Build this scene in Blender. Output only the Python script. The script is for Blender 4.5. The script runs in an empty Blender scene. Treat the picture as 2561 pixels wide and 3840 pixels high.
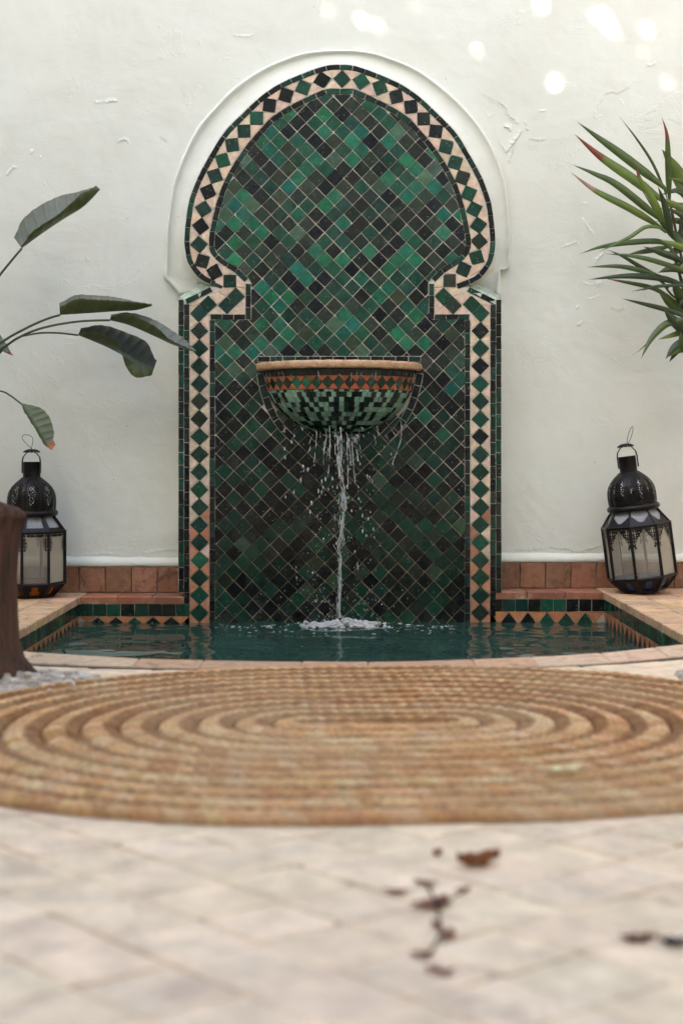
import bpy, math, random
from mathutils import Vector, Matrix, noise as mnoise

random.seed(7)
R = math.radians
SC = bpy.context.scene
COL = SC.collection

# ------------------------------------------------------------------ camera, sky, sun, exposure
F = 4900.0            # focal length in photo pixels
CX, HY = 1280.5, 1690.0
D = F / 960.0         # camera to wall (m)
HC = 0.554            # camera above the left ledge (m)
cam = bpy.data.cameras.new('camera')
cam_o = bpy.data.objects.new('camera', cam); COL.objects.link(cam_o)
cam_o.location = (0, -D, HC); cam_o.rotation_euler = (R(90), 0, 0)
cam.sensor_fit = 'HORIZONTAL'; cam.sensor_width = 24
cam.lens = F / 2561 * 24
cam.shift_y = -(1920 - HY) / 2561
cam.clip_start = 0.05; cam.clip_end = 400
cam.dof.use_dof = True; cam.dof.focus_distance = D - 0.12; cam.dof.aperture_fstop = 2.5
cam.dof.aperture_blades = 9
SC.camera = cam_o

SUN_EL, SUN_AZ = 36.0, -20.0      # azimuth measured from straight behind the camera, minus is left
sd = Vector((math.sin(R(SUN_AZ)) * math.cos(R(SUN_EL)), -math.cos(R(SUN_AZ)) * math.cos(R(SUN_EL)), math.sin(R(SUN_EL))))
world = bpy.data.worlds.new('World'); SC.world = world; world.use_nodes = True
wn = world.node_tree; bg = wn.nodes['Background']
sky = wn.nodes.new('ShaderNodeTexSky'); sky.sky_type = 'NISHITA'; sky.sun_disc = False
sky.sun_elevation = R(SUN_EL)
sky.sun_rotation = math.atan2(sd.x, sd.y)
sky.air_density = 0.5; sky.dust_density = 1.6; sky.ozone_density = 0.3
wn.links.new(sky.outputs[0], bg.inputs[0]); bg.inputs[1].default_value = 0.15
sun = bpy.data.lights.new('sun', 'SUN'); sun.energy = 3.6; sun.angle = R(0.45); sun.color = (1.0, 0.95, 0.87)
sun_o = bpy.data.objects.new('sun', sun); COL.objects.link(sun_o)
sun_o.rotation_euler = sd.to_track_quat('Z', 'Y').to_euler(); sun_o.location = (-3, -9, 9)
SC.view_settings.view_transform = 'Standard'; SC.view_settings.look = 'None'
SC.view_settings.gamma = 1.0; SC.view_settings.exposure = 3.08
SC.view_settings.use_white_balance = True; SC.view_settings.white_balance_temperature = 7150; SC.view_settings.white_balance_tint = 10
SC.render.engine = 'CYCLES'
SC.cycles.max_bounces = 8; SC.cycles.diffuse_bounces = 5; SC.cycles.transparent_max_bounces = 16
SC.cycles.use_denoising = True

# ------------------------------------------------------------------ helpers
def W(px, py, Y):
    d = D + Y
    return Vector(((px - CX) * d / F, Y, HC - (py - HY) * d / F))
def G(px, py, z=0.0):
    d = F * (HC - z) / (py - HY)
    return Vector(((px - CX) * d / F, d - D, z))
def rnd(a, b): return random.uniform(a, b)
def lerp(a, b, t): return a + (b - a) * t

WM = {}
def finish(o, parent, loc):
    o.location = loc
    COL.objects.link(o)
    WM[o.name] = Matrix.Translation(loc)
    if parent is not None:
        o.parent = parent
        o.matrix_parent_inverse = WM[parent.name].inverted()
    return o
def mk(name, verts, faces, mat, parent=None, loc=(0, 0, 0), cols=None, smooth=False, mi=None):
    me = bpy.data.meshes.new(name)
    L = Vector(loc)
    me.from_pydata([tuple(Vector(v) - L) for v in verts], [], faces)
    if isinstance(mat, (list, tuple)):
        for m in mat: me.materials.append(m)
        if mi is not None: me.polygons.foreach_set('material_index', mi)
    elif mat: me.materials.append(mat)
    if cols is not None:
        a = me.attributes.new('col', 'FLOAT_COLOR', 'POINT')
        if len(cols) in (3, 4) and not hasattr(cols[0], '__len__'):
            flat = [cols[0], cols[1], cols[2], 1.0] * len(verts)
        else:
            flat = []
            for c in cols: flat += [c[0], c[1], c[2], 1.0]
        a.data.foreach_set('color', flat)
    if smooth: me.polygons.foreach_set('use_smooth', [True] * len(me.polygons))
    me.update()
    return finish(bpy.data.objects.new(name, me), parent, L)
def empty(name, loc, label, cat, group=None):
    o = bpy.data.objects.new(name, None); o.empty_display_size = 0.05
    finish(o, None, Vector(loc)); return tag(o, label, cat, group)
def tag(o, label=None, cat=None, group=None, kind=None):
    if label: o['label'] = label
    if cat: o['category'] = cat
    if group: o['group'] = group
    if kind: o['kind'] = kind
    return o

class MB:
    """collects verts / faces / vertex colours for one mesh"""
    def __init__(s): s.v = []; s.f = []; s.c = []
    def add(s, v, f, c=(1, 1, 1)):
        n = len(s.v); s.v += [Vector(p) for p in v]; s.f += [tuple(i + n for i in q) for q in f]; s.c += [c] * len(v)
    def box(s, a, b, c=(1, 1, 1)):
        x0, y0, z0 = a; x1, y1, z1 = b
        s.add([(x0, y0, z0), (x1, y0, z0), (x1, y1, z0), (x0, y1, z0), (x0, y0, z1), (x1, y0, z1), (x1, y1, z1), (x0, y1, z1)],
              [(0, 3, 2, 1), (4, 5, 6, 7), (0, 1, 5, 4), (1, 2, 6, 5), (2, 3, 7, 6), (3, 0, 4, 7)], c)
    def tube(s, pts, rad, n=8, c=(1, 1, 1), cap=True):
        pts = [Vector(p) for p in pts]; k = len(pts)
        if not hasattr(rad, '__len__'): rad = [rad] * k
        vs = []; ref = None
        for i, p in enumerate(pts):
            t = (pts[min(i + 1, k - 1)] - pts[max(i - 1, 0)]).normalized()
            if ref is None:
                ref = t.cross(Vector((0.31, 0.2, 0.93)))
                if ref.length < 1e-3: ref = t.cross(Vector((1, 0, 0)))
            a = (ref - t * ref.dot(t)).normalized(); ref = a; b = t.cross(a)
            for j in range(n):
                w = 2 * math.pi * j / n
                vs.append(p + (a * math.cos(w) + b * math.sin(w)) * rad[i])
        fs = [(i * n + j, i * n + (j + 1) % n, (i + 1) * n + (j + 1) % n, (i + 1) * n + j) for i in range(k - 1) for j in range(n)]
        if cap: fs += [tuple(reversed(range(n))), tuple(range((k - 1) * n, k * n))]
        s.add(vs, fs, c)
    def ball(s, p, r, n=6, m=4, c=(1, 1, 1), jit=0.0):
        p = Vector(p); r = Vector(r) if hasattr(r, '__len__') else Vector((r, r, r))
        vs = [p + Vector((0, 0, -r.z))]
        for i in range(1, m):
            a = -math.pi / 2 + math.pi * i / m
            for j in range(n):
                w = 2 * math.pi * (j + 0.5 * (i % 2)) / n
                k = 1 + rnd(-jit, jit)
                vs.append(p + Vector((r.x * math.cos(a) * math.cos(w), r.y * math.cos(a) * math.sin(w), r.z * math.sin(a))) * k)
        vs.append(p + Vector((0, 0, r.z)))
        fs = [(0, 1 + (j + 1) % n, 1 + j) for j in range(n)]
        for i in range(m - 2):
            for j in range(n):
                a = 1 + i * n + j; b = 1 + i * n + (j + 1) % n
                fs.append((a, b, b + n, a + n))
        e = len(vs) - 1; o = 1 + (m - 2) * n
        fs += [(o + j, o + (j + 1) % n, e) for j in range(n)]
        s.add(vs, fs, c)
    def build(s, name, mat, parent=None, loc=(0, 0, 0), smooth=False): return mk(name, s.v, s.f, mat, parent, loc, s.c, smooth)

def catmull(pts, step):
    """smooth polyline through 2-D points, resampled at about equal arc length"""
    P = [Vector(p) for p in pts]; out = []
    for i in range(len(P) - 1):
        a, b, c, d = P[max(i - 1, 0)], P[i], P[i + 1], P[min(i + 2, len(P) - 1)]
        for k in range(12):
            t = k / 12
            out.append(0.5 * ((2 * b) + (c - a) * t + (2 * a - 5 * b + 4 * c - d) * t * t + (3 * b - a - 3 * c + d) * t ** 3))
    out.append(P[-1])
    return resample(out, step)
def resample(pts, step=None, n=None):
    L = [0.0]
    for i in range(1, len(pts)): L.append(L[-1] + (pts[i] - pts[i - 1]).length)
    if n is None: n = max(2, int(round(L[-1] / step)) + 1)
    out = []; j = 0
    for i in range(n):
        s = L[-1] * i / (n - 1)
        while j < len(L) - 2 and L[j + 1] < s: j += 1
        t = (s - L[j]) / max(L[j + 1] - L[j], 1e-9)
        out.append(pts[j].lerp(pts[j + 1], min(max(t, 0), 1)))
    return out
def offset(pts, o):
    r = []
    for i in range(len(pts)):
        t = (pts[min(i + 1, len(pts) - 1)] - pts[max(i - 1, 0)]).normalized()
        r.append(pts[i] + Vector((t.y, -t.x)) * o)
    return r
def area(p): return 0.5 * sum(p[i].x * p[(i + 1) % len(p)].y - p[(i + 1) % len(p)].x * p[i].y for i in range(len(p)))
def clip(subject, conv):
    """subject (any polygon) clipped to convex polygon conv"""
    if area(conv) < 0: conv = conv[::-1]
    out = list(subject)
    for i in range(len(conv)):
        a, b = conv[i], conv[(i + 1) % len(conv)]; e = b - a
        side = lambda p: e.x * (p.y - a.y) - e.y * (p.x - a.x)
        src, out = out, []
        for k in range(len(src)):
            p, q = src[k - 1], src[k]; sp, sq = side(p), side(q)
            if (sp >= 0) != (sq >= 0): out.append(p.lerp(q, sp / (sp - sq)))
            if sq >= 0: out.append(q)
        if len(out) < 3: return []
    res = []
    for p in out:
        if not res or (p - res[-1]).length > 0.4: res.append(p)
    while len(res) > 2 and (res[0] - res[-1]).length < 0.4: res.pop()
    return res if len(res) > 2 else []
def inset(poly, g):
    """shrink a roughly convex polygon by g on every side"""
    if area(poly) < 0: poly = poly[::-1]
    n = len(poly); out = []
    for i in range(n):
        a, b, c = poly[i - 1], poly[i], poly[(i + 1) % n]
        e1 = (b - a).normalized(); e2 = (c - b).normalized()
        n1 = Vector((-e1.y, e1.x)); n2 = Vector((-e2.y, e2.x))
        k = 1 + n1.dot(n2)
        m = (n1 + n2) / k if k > 0.25 else (n1 + n2)
        out.append(b + m * g)
    if area(out) <= 0: return []
    return out

class Frame:
    def __init__(s, o, u, v): s.o, s.u, s.v = Vector(o), Vector(u), Vector(v); s.n = s.u.cross(s.v)
    def P(s, x, y, h): return s.o + s.u * x + s.v * y + s.n * h
def prism(poly, fr, n0, h, bev=0.0008, tilt=0.012, dome=0.0):
    """poly: 2-D metres in the frame, CCW -> verts, faces of a chamfered tile"""
    poly = [Vector(p) for p in poly]
    if area(poly) < 0: poly = poly[::-1]
    n = len(poly); c = sum(poly, Vector((0, 0))) / n
    tu, tv = rnd(-tilt, tilt), rnd(-tilt, tilt)
    vs = [fr.P(p.x, p.y, n0) for p in poly]
    hh = lambda p: h + tu * (p.x - c.x) + tv * (p.y - c.y)
    vs += [fr.P(p.x, p.y, n0 + hh(p) - bev) for p in poly]
    for p in poly:
        d = c - p; q = p + d * min(0.35, bev * 1.3 / max(d.length, 1e-5))
        vs.append(fr.P(q.x, q.y, n0 + hh(q)))
    fs = []
    for i in range(n):
        j = (i + 1) % n
        fs += [(i, j, n + j, n + i), (n + i, n + j, 2 * n + j, 2 * n + i)]
    fs.append(tuple(range(2 * n, 3 * n)))
    return vs, fs, fr.P(c.x, c.y, n0)
def rough_poly(poly, j, chip=0.1):
    out = []
    n = len(poly)
    for i in range(n):
        p = Vector(poly[i]) + Vector((rnd(-j, j), rnd(-j, j)))
        a, b = Vector(poly[i - 1]), Vector(poly[(i + 1) % n])
        if random.random() < chip:
            k = rnd(0.05, 0.16)
            out += [p.lerp(a, k), p.lerp(b, rnd(0.05, 0.16))]
        else: out.append(p)
    return out
def vary(c, v, h=0.0):
    k = 1 + rnd(-v, v)
    return tuple(max(0.0, x * k * (1 + rnd(-h, h))) for x in c)

# ------------------------------------------------------------------ materials
def new_mat(name):
    m = bpy.data.materials.new(name); m.use_nodes = True
    nt = m.node_tree; b = nt.nodes['Principled BSDF']
    return m, nt, b
def N(nt, t, **kw):
    n = nt.nodes.new(t)
    for k, v in kw.items(): setattr(n, k, v)
    return n
def ramp(nt, src, p0, p1, c0=(0, 0, 0, 1), c1=(1, 1, 1, 1)):
    r = N(nt, 'ShaderNodeValToRGB'); r.color_ramp.elements[0].position = p0; r.color_ramp.elements[1].position = p1
    r.color_ramp.elements[0].color = c0; r.color_ramp.elements[1].color = c1
    nt.links.new(src, r.inputs[0]); return r.outputs[0]
def noise_n(nt, vec, scale, detail=3, rough=0.55, dist=0.0):
    n = N(nt, 'ShaderNodeTexNoise'); n.inputs['Scale'].default_value = scale; n.inputs['Detail'].default_value = detail
    n.inputs['Roughness'].default_value = rough; n.inputs['Distortion'].default_value = dist
    nt.links.new(vec, n.inputs['Vector']); return n.outputs['Fac']
def mix(nt, fac, a, b, mode='MIX'):
    m = N(nt, 'ShaderNodeMix', data_type='RGBA', blend_type=mode)
    for sock, v in ((0, fac), (6, a), (7, b)):
        if hasattr(v, 'is_linked') or isinstance(v, bpy.types.NodeSocket): nt.links.new(v, m.inputs[sock])
        elif sock == 0: m.inputs[0].default_value = v
        else: m.inputs[sock].default_value = (*v[:3], 1)
    return m.outputs[2]
def mth(nt, op, a, b=0.0, clampv=False):
    m = N(nt, 'ShaderNodeMath', operation=op); m.use_clamp = clampv
    for i, v in enumerate((a, b)):
        if isinstance(v, bpy.types.NodeSocket): nt.links.new(v, m.inputs[i])
        else: m.inputs[i].default_value = v
    return m.outputs[0]
def bump(nt, b, h, strength, dist=0.01, prev=None):
    n = N(nt, 'ShaderNodeBump'); n.inputs['Strength'].default_value = strength; n.inputs['Distance'].default_value = dist
    nt.links.new(h, n.inputs['Height'])
    if prev is not None: nt.links.new(prev, n.inputs['Normal'])
    nt.links.new(n.outputs[0], b.inputs['Normal']); return n.outputs[0]
def pos(nt): return N(nt, 'ShaderNodeNewGeometry').outputs['Position']
def objc(nt): return N(nt, 'ShaderNodeTexCoord').outputs['Object']
def scaled(nt, vec, s):
    m = N(nt, 'ShaderNodeMapping'); m.inputs['Scale'].default_value = s
    nt.links.new(vec, m.inputs['Vector']); return m.outputs[0]
def attr(nt): return N(nt, 'ShaderNodeAttribute', attribute_name='col').outputs['Color']

def m_zellige():
    m, nt, b = new_mat('zellige_glaze'); p = pos(nt); a = attr(nt)
    v = noise_n(nt, p, 38, 4, 0.6)
    c = mix(nt, 1.0, a, ramp(nt, v, 0.25, 0.75, (0.62, 0.62, 0.62, 1), (1.4, 1.4, 1.4, 1)), 'MULTIPLY')
    haze = ramp(nt, noise_n(nt, p, 13, 3, 0.6), 0.52, 0.78)
    c = mix(nt, mth(nt, 'MULTIPLY', haze, 0.07), c, (0.22, 0.27, 0.22))
    # pits and chips in the glaze, showing pale clay
    vo = N(nt, 'ShaderNodeTexVoronoi'); vo.inputs['Scale'].default_value = 85; nt.links.new(p, vo.inputs['Vector'])
    pit = mth(nt, 'MULTIPLY', mth(nt, 'LESS_THAN', vo.outputs['Distance'], 0.13), mth(nt, 'GREATER_THAN', N_sep(nt, vo.outputs['Color']), 0.72))
    c = mix(nt, mth(nt, 'MULTIPLY', pit, 0.7), c, (0.50, 0.46, 0.38))
    nt.links.new(c, b.inputs['Base Color'])
    r = ramp(nt, noise_n(nt, p, 22, 3), 0.3, 0.75, (0.10, 0.10, 0.10, 1), (0.34, 0.34, 0.34, 1))
    nt.links.new(r, b.inputs['Roughness'])
    b.inputs['IOR'].default_value = 1.45
    bump(nt, b, noise_n(nt, p, 55, 3), 0.25, 0.004)
    return m
def N_sep(nt, col):
    s = N(nt, 'ShaderNodeSeparateColor'); nt.links.new(col, s.inputs[0]); return s.outputs[0]

def m_clay(name, rough=0.75, sc=18, dark=(0.12, 0.045, 0.025), dark_amt=0.6, pale=(0.62, 0.5, 0.4), pale_amt=0.35, bs=0.5, wet=False, thr=0.56):
    m, nt, b = new_mat(name); p = pos(nt); a = attr(nt)
    c = mix(nt, 1.0, a, ramp(nt, noise_n(nt, p, sc * 2.2, 5, 0.65), 0.25, 0.75, (0.72, 0.72, 0.72, 1), (1.25, 1.25, 1.25, 1)), 'MULTIPLY')
    st = ramp(nt, noise_n(nt, p, sc, 5, 0.68, 0.6), thr, thr + 0.12)
    c = mix(nt, mth(nt, 'MULTIPLY', st, dark_amt), c, dark)
    pl = ramp(nt, noise_n(nt, scaled(nt, p, (1, 1, 1.0)), sc * 0.8 + 3, 4, 0.6), 0.56, 0.72)
    c = mix(nt, mth(nt, 'MULTIPLY', pl, pale_amt), c, pale)
    nt.links.new(c, b.inputs['Base Color']); b.inputs['Roughness'].default_value = rough
    bump(nt, b, noise_n(nt, p, sc * 5, 4, 0.65), bs, 0.004)
    return m

def m_plain(name, col, rough=0.6, metal=0.0, sc=30, var=0.25, bs=0.2, spec=0.5):
    m, nt, b = new_mat(name); p = pos(nt)
    c = mix(nt, 1.0, col, ramp(nt, noise_n(nt, p, sc, 4, 0.6), 0.25, 0.75, (1 - var,) * 3 + (1,), (1 + var,) * 3 + (1,)), 'MULTIPLY')
    nt.links.new(c, b.inputs['Base Color']); b.inputs['Roughness'].default_value = rough
    b.inputs['Metallic'].default_value = metal; b.inputs['Specular IOR Level'].default_value = spec
    if bs: bump(nt, b, noise_n(nt, p, sc * 3, 3), bs, 0.003)
    return m

def m_plaster():
    m, nt, b = new_mat('white_plaster'); p = pos(nt)
    v = noise_n(nt, p, 1.7, 5, 0.6); w = noise_n(nt, p, 9, 5, 0.6)
    c = mix(nt, ramp(nt, v, 0.35, 0.7), (0.735, 0.785, 0.715), (0.68, 0.715, 0.635))
    c = mix(nt, mth(nt, 'MULTIPLY', ramp(nt, w, 0.5, 0.75), 0.22), c, (0.60, 0.60, 0.50))
    # splash dirt specks
    vo = N(nt, 'ShaderNodeTexVoronoi'); vo.inputs['Scale'].default_value = 16; nt.links.new(scaled(nt, p, (1.2, 1, 0.8)), vo.inputs['Vector'])
    sp = mth(nt, 'MULTIPLY', mth(nt, 'LESS_THAN', vo.outputs['Distance'], 0.035), mth(nt, 'GREATER_THAN', N_sep(nt, vo.outputs['Color']), 0.78))
    c = mix(nt, mth(nt, 'MULTIPLY', sp, 0.7), c, (0.16, 0.12, 0.08))
    nt.links.new(c, b.inputs['Base Color']); b.inputs['Roughness'].default_value = 0.85
    b.inputs['Specular IOR Level'].default_value = 0.25
    n1 = bump(nt, b, noise_n(nt, p, 2.6, 3, 0.5, 0.3), 0.35, 0.05)
    n2 = bump(nt, b, noise_n(nt, p, 120, 4, 0.7), 0.16, 0.004, n1)
    sep = N(nt, 'ShaderNodeSeparateXYZ'); nt.links.new(p, sep.inputs[0]); Z = sep.outputs[2]
    # trowel drags and thin coats of limewash, some chipped
    n2 = bump(nt, b, noise_n(nt, scaled(nt, p, (5, 1, 9)), 2.0, 6, 0.62, 1.2), 0.10, 0.012, n2)
    coat = noise_n(nt, p, 3.1, 7, 0.68, 0.8)
    n3 = bump(nt, b, ramp(nt, coat, 0.60, 0.615), 0.28, 0.004, n2)
    # old horizontal plaster ridge near the top
    rz = mth(nt, 'ADD', Z, mth(nt, 'MULTIPLY', noise_n(nt, scaled(nt, p, (3, 1, 0.3)), 2.2, 4, 0.6), -0.16))
    rg = ramp(nt, rz, 2.095, 2.125)
    bump(nt, b, rg, 0.35, 0.008, n3)
    return m

def m_grout():
    m, nt, b = new_mat('cream_grout'); p = pos(nt)
    sep = N(nt, 'ShaderNodeSeparateXYZ'); nt.links.new(p, sep.inputs[0])
    n = noise_n(nt, p, 7, 5, 0.65)
    # wet, mossy and rust-stained below the basin and in the middle, where the water runs
    ax = mth(nt, 'ABSOLUTE', sep.outputs[0])
    zz = mth(nt, 'ADD', mth(nt, 'ADD', sep.outputs[2], mth(nt, 'MULTIPLY', ax, 0.9)), mth(nt, 'MULTIPLY', mth(nt, 'SUBTRACT', n, 0.5), 0.7))
    wet = ramp(nt, zz, 0.55, 1.0, (1, 1, 1, 1), (0, 0, 0, 1))
    c = mix(nt, ramp(nt, n, 0.35, 0.7), (0.74, 0.69, 0.60), (0.56, 0.50, 0.40))
    c2 = mix(nt, ramp(nt, noise_n(nt, p, 16, 4), 0.42, 0.66), (0.11, 0.085, 0.05), (0.32, 0.26, 0.17))
    c = mix(nt, mth(nt, 'MULTIPLY', wet, 0.92), c, c2)
    nt.links.new(c, b.inputs['Base Color']); b.inputs['Roughness'].default_value = 0.8
    bump(nt, b, noise_n(nt, p, 90, 4, 0.7), 0.6, 0.003)
    return m

def m_glass(name, tint, dust, rough=0.08):
    m, nt, b = new_mat(name)
    b.inputs['Base Color'].default_value = (*tint, 1); b.inputs['Roughness'].default_value = rough
    b.inputs['Specular IOR Level'].default_value = 0.7
    tr = N(nt, 'ShaderNodeBsdfTransparent'); tr.inputs[0].default_value = (*[min(1, t ** 0.35) for t in tint], 1)
    ms = N(nt, 'ShaderNodeMixShader'); out = nt.nodes['Material Output']
    d = ramp(nt, noise_n(nt, objc(nt), 7, 2, 0.5), 0.2, 0.8, (dust * 0.8,) * 3 + (1,), (min(1, dust * 1.2),) * 3 + (1,))
    fr = N(nt, 'ShaderNodeFresnel'); fr.inputs[0].default_value = 1.5
    f = mth(nt, 'ADD', d, fr.outputs[0], True)
    nt.links.new(f, ms.inputs[0]); nt.links.new(tr.outputs[0], ms.inputs[1]); nt.links.new(b.outputs[0], ms.inputs[2])
    nt.links.new(ms.outputs[0], out.inputs[0]); return m

def m_leaf(name, rough=0.38):
    m, nt, b = new_mat(name); p = pos(nt); a = attr(nt)
    c = mix(nt, 1.0, a, ramp(nt, noise_n(nt, p, 14, 4, 0.6), 0.25, 0.75, (0.75, 0.75, 0.75, 1), (1.25, 1.25, 1.25, 1)), 'MULTIPLY')
    nt.links.new(c, b.inputs['Base Color']); b.inputs['Roughness'].default_value = rough
    b.inputs['Specular IOR Level'].default_value = 0.45
    tl = N(nt, 'ShaderNodeBsdfTranslucent'); nt.links.new(c, tl.inputs[0])
    ms = N(nt, 'ShaderNodeMixShader'); ms.inputs[0].default_value = 0.22
    nt.links.new(b.outputs[0], ms.inputs[1]); nt.links.new(tl.outputs[0], ms.inputs[2])
    nt.links.new(ms.outputs[0], nt.nodes['Material Output'].inputs[0])
    bump(nt, b, noise_n(nt, p, 60, 3), 0.15, 0.004)
    return m

def m_water():
    m, nt, b = new_mat('pool_water'); p = pos(nt)
    c = mix(nt, ramp(nt, noise_n(nt, p, 3.5, 2), 0.35, 0.7), (0.013, 0.042, 0.033), (0.022, 0.068, 0.052))
    nt.links.new(c, b.inputs['Base Color'])
    b.inputs['Roughness'].default_value = 0.03; b.inputs['IOR'].default_value = 1.333
    n1 = bump(nt, b, noise_n(nt, scaled(nt, p, (1, 1.6, 1)), 16, 3, 0.5), 0.05, 0.01)
    return m
def m_drop():
    m, nt, b = new_mat('falling_water')
    b.inputs['Base Color'].default_value = (0.93, 0.97, 0.96, 1); b.inputs['Roughness'].default_value = 0.06
    b.inputs['IOR'].default_value = 1.333; b.inputs['Transmission Weight'].default_value = 0.6
    return m
def m_straw():
    m, nt, b = new_mat('braided_straw'); p = pos(nt); a = attr(nt)
    f = noise_n(nt, scaled(nt, p, (1, 1, 1)), 160, 4, 0.65, 0.8)
    c = mix(nt, 1.0, a, ramp(nt, f, 0.3, 0.72, (0.58, 0.54, 0.50, 1), (1.35, 1.35, 1.3, 1)), 'MULTIPLY')
    pt = ramp(nt, noise_n(nt, p, 2.4, 4, 0.6), 0.42, 0.66)
    c = mix(nt, mth(nt, 'MULTIPLY', pt, 0.35), c, (0.56, 0.42, 0.24))
    nt.links.new(c, b.inputs['Base Color']); b.inputs['Roughness'].default_value = 0.8
    b.inputs['Specular IOR Level'].default_value = 0.25
    bump(nt, b, f, 1.0, 0.008)
    return m
def m_wood():
    m, nt, b = new_mat('weathered_wood'); p = pos(nt)
    g = noise_n(nt, scaled(nt, p, (9, 9, 1.1)), 5, 5, 0.65, 0.6)
    c = mix(nt, ramp(nt, g, 0.3, 0.72), (0.014, 0.007, 0.005), (0.15, 0.058, 0.030))
    nt.links.new(c, b.inputs['Base Color']); b.inputs['Roughness'].default_value = 0.7
    bump(nt, b, g, 1.0, 0.04); return m

ZEL = m_zellige()
PLASTER = m_plaster(); GROUT = m_grout()
PINK = m_clay('pink_terracotta', 0.7, 20, (0.30, 0.11, 0.055), 0.35, (0.72, 0.58, 0.46), 0.25, 0.35, thr=0.62)
TERRA = m_clay('terracotta', 0.7, 24, (0.07, 0.03, 0.02), 0.7, (0.42, 0.29, 0.21), 0.5, 0.8, thr=0.51)
PAVING = m_clay('worn_paving', 0.75, 7, (0.36, 0.26, 0.20), 0.45, (0.78, 0.67, 0.50), 0.5, 0.5, thr=0.55)
LEDGE = m_clay('worn_ledge_tile', 0.65, 16, (0.20, 0.065, 0.032), 0.75, (0.66, 0.52, 0.38), 0.5, 0.5, thr=0.55)
MORTAR = m_plain('grey_mortar', (0.42, 0.335, 0.26), 0.9, 0, 25, 0.35, 0.6)
DARKJOINT = m_plain('dark_joint_soil', (0.05, 0.03, 0.025), 0.95, 0, 30, 0.4, 0.6)
METAL = m_plain('blackened_metal', (0.010, 0.0085, 0.009), 0.40, 0.3, 40, 0.6, 0.25, 0.35)
WATER = m_water(); DROP = m_drop(); STRAW = m_straw(); WOOD = m_wood()
LEAF = m_leaf('leaf_green'); PEBBLE = m_clay('pebble', 0.7, 40, (0.25, 0.22, 0.18), 0.4, (0.8, 0.78, 0.72), 0.3, 0.3)
DRY = m_leaf('dry_leaf', 0.8)
BUILD = m_plain('ochre_facade_plaster', (0.68, 0.58, 0.41), 0.9, 0, 4, 0.12, 0.2)

# ------------------------------------------------------------------ large setting: wall, floor, pool shell
ZL, ZR = 0.0, 0.018          # ledge height left and right
YP = -0.14                   # face of the tiled panel and of the ledge
XL, XR = -0.996, 0.998       # inner faces of the side ledges
ZW = -0.099                  # water level
FP = Frame((0, YP, 0), (1, 0, 0), (0, 0, 1))     # panel frame

wall = empty('courtyard_wall', (0, 0.1, 0), 'white plastered courtyard wall with flaking paint behind the fountain', 'wall')
g = MB(); nx, nz = 44, 40
vs = []
for k in range(nz + 1):
    for i in range(nx + 1):
        x = -2.2 + 4.4 * i / nx; z = -0.5 + 3.7 * k / nz
        y = 0.006 * mnoise.noise(Vector((x * 1.3, 3.1, z * 1.3)))
        vs.append((x, y, z))
fs = [(k * (nx + 1) + i, k * (nx + 1) + i + 1, (k + 1) * (nx + 1) + i + 1, (k + 1) * (nx + 1) + i) for k in range(nz) for i in range(nx)]
g.add(vs, fs); g.box((-2.2, 0.02, -0.5), (2.2, 0.3, 3.2))
plaster_face = g.build('plaster', PLASTER, wall, smooth=True)

# lifted edges of flaking paint
def flake(pts, w, lift, side):
    P = catmull(pts, 3.0); m = len(P); Q = []
    for i, p in enumerate(P):
        j = Vector((mnoise.noise(Vector((p.x * .11, p.y * .11, 1))), mnoise.noise(Vector((p.x * .11, p.y * .11, 8))))) * 5 + Vector((mnoise.noise(Vector((p.x * .4, p.y * .4, 3))), mnoise.noise(Vector((p.x * .4, p.y * .4, 5))))) * 2
        Q.append(p + j)
    vs = []
    for i, p in enumerate(Q):
        t = (Q[min(i + 1, m - 1)] - Q[max(i - 1, 0)]).normalized(); nrm = Vector((t.y, -t.x)) * side
        e = math.sin(math.pi * (i + .5) / m) ** .5; k = lift * e * (.55 + .9 * abs(mnoise.noise(Vector((i * .35, w, 2)))))
        ww = w * (.7 + .6 * abs(mnoise.noise(Vector((i * .12, 4, lift * 900)))))
        wy = 0.006 * mnoise.noise(Vector((W(p.x, p.y, 0).x * 1.3, 3.1, W(p.x, p.y, 0).z * 1.3)))
        for o_, y_ in ((1.0, .0006), (.5, -k * .35), (.12, -k), (0.0, -k * .96), (.06, .002)): q = p + nrm * ww * o_; vs.append(W(q.x, q.y, wy + y_))
    fs = [(i * 5 + j, i * 5 + j + 1, i * 5 + 6 + j, i * 5 + 5 + j) for i in range(m - 1) for j in range(4)]
    mk('paint_flake', vs, fs, PLASTER, wall, vs[0])
za = lambda q: [(1660 + a / 1.74, b / 1.74) for a, b in q]
zb_ = lambda q: [(2061 + a / 2.352, 400 + b / 2.352) for a, b in q]
zc_ = lambda q: [(a / 1.568, b / 1.568) for a, b in q]
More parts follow.
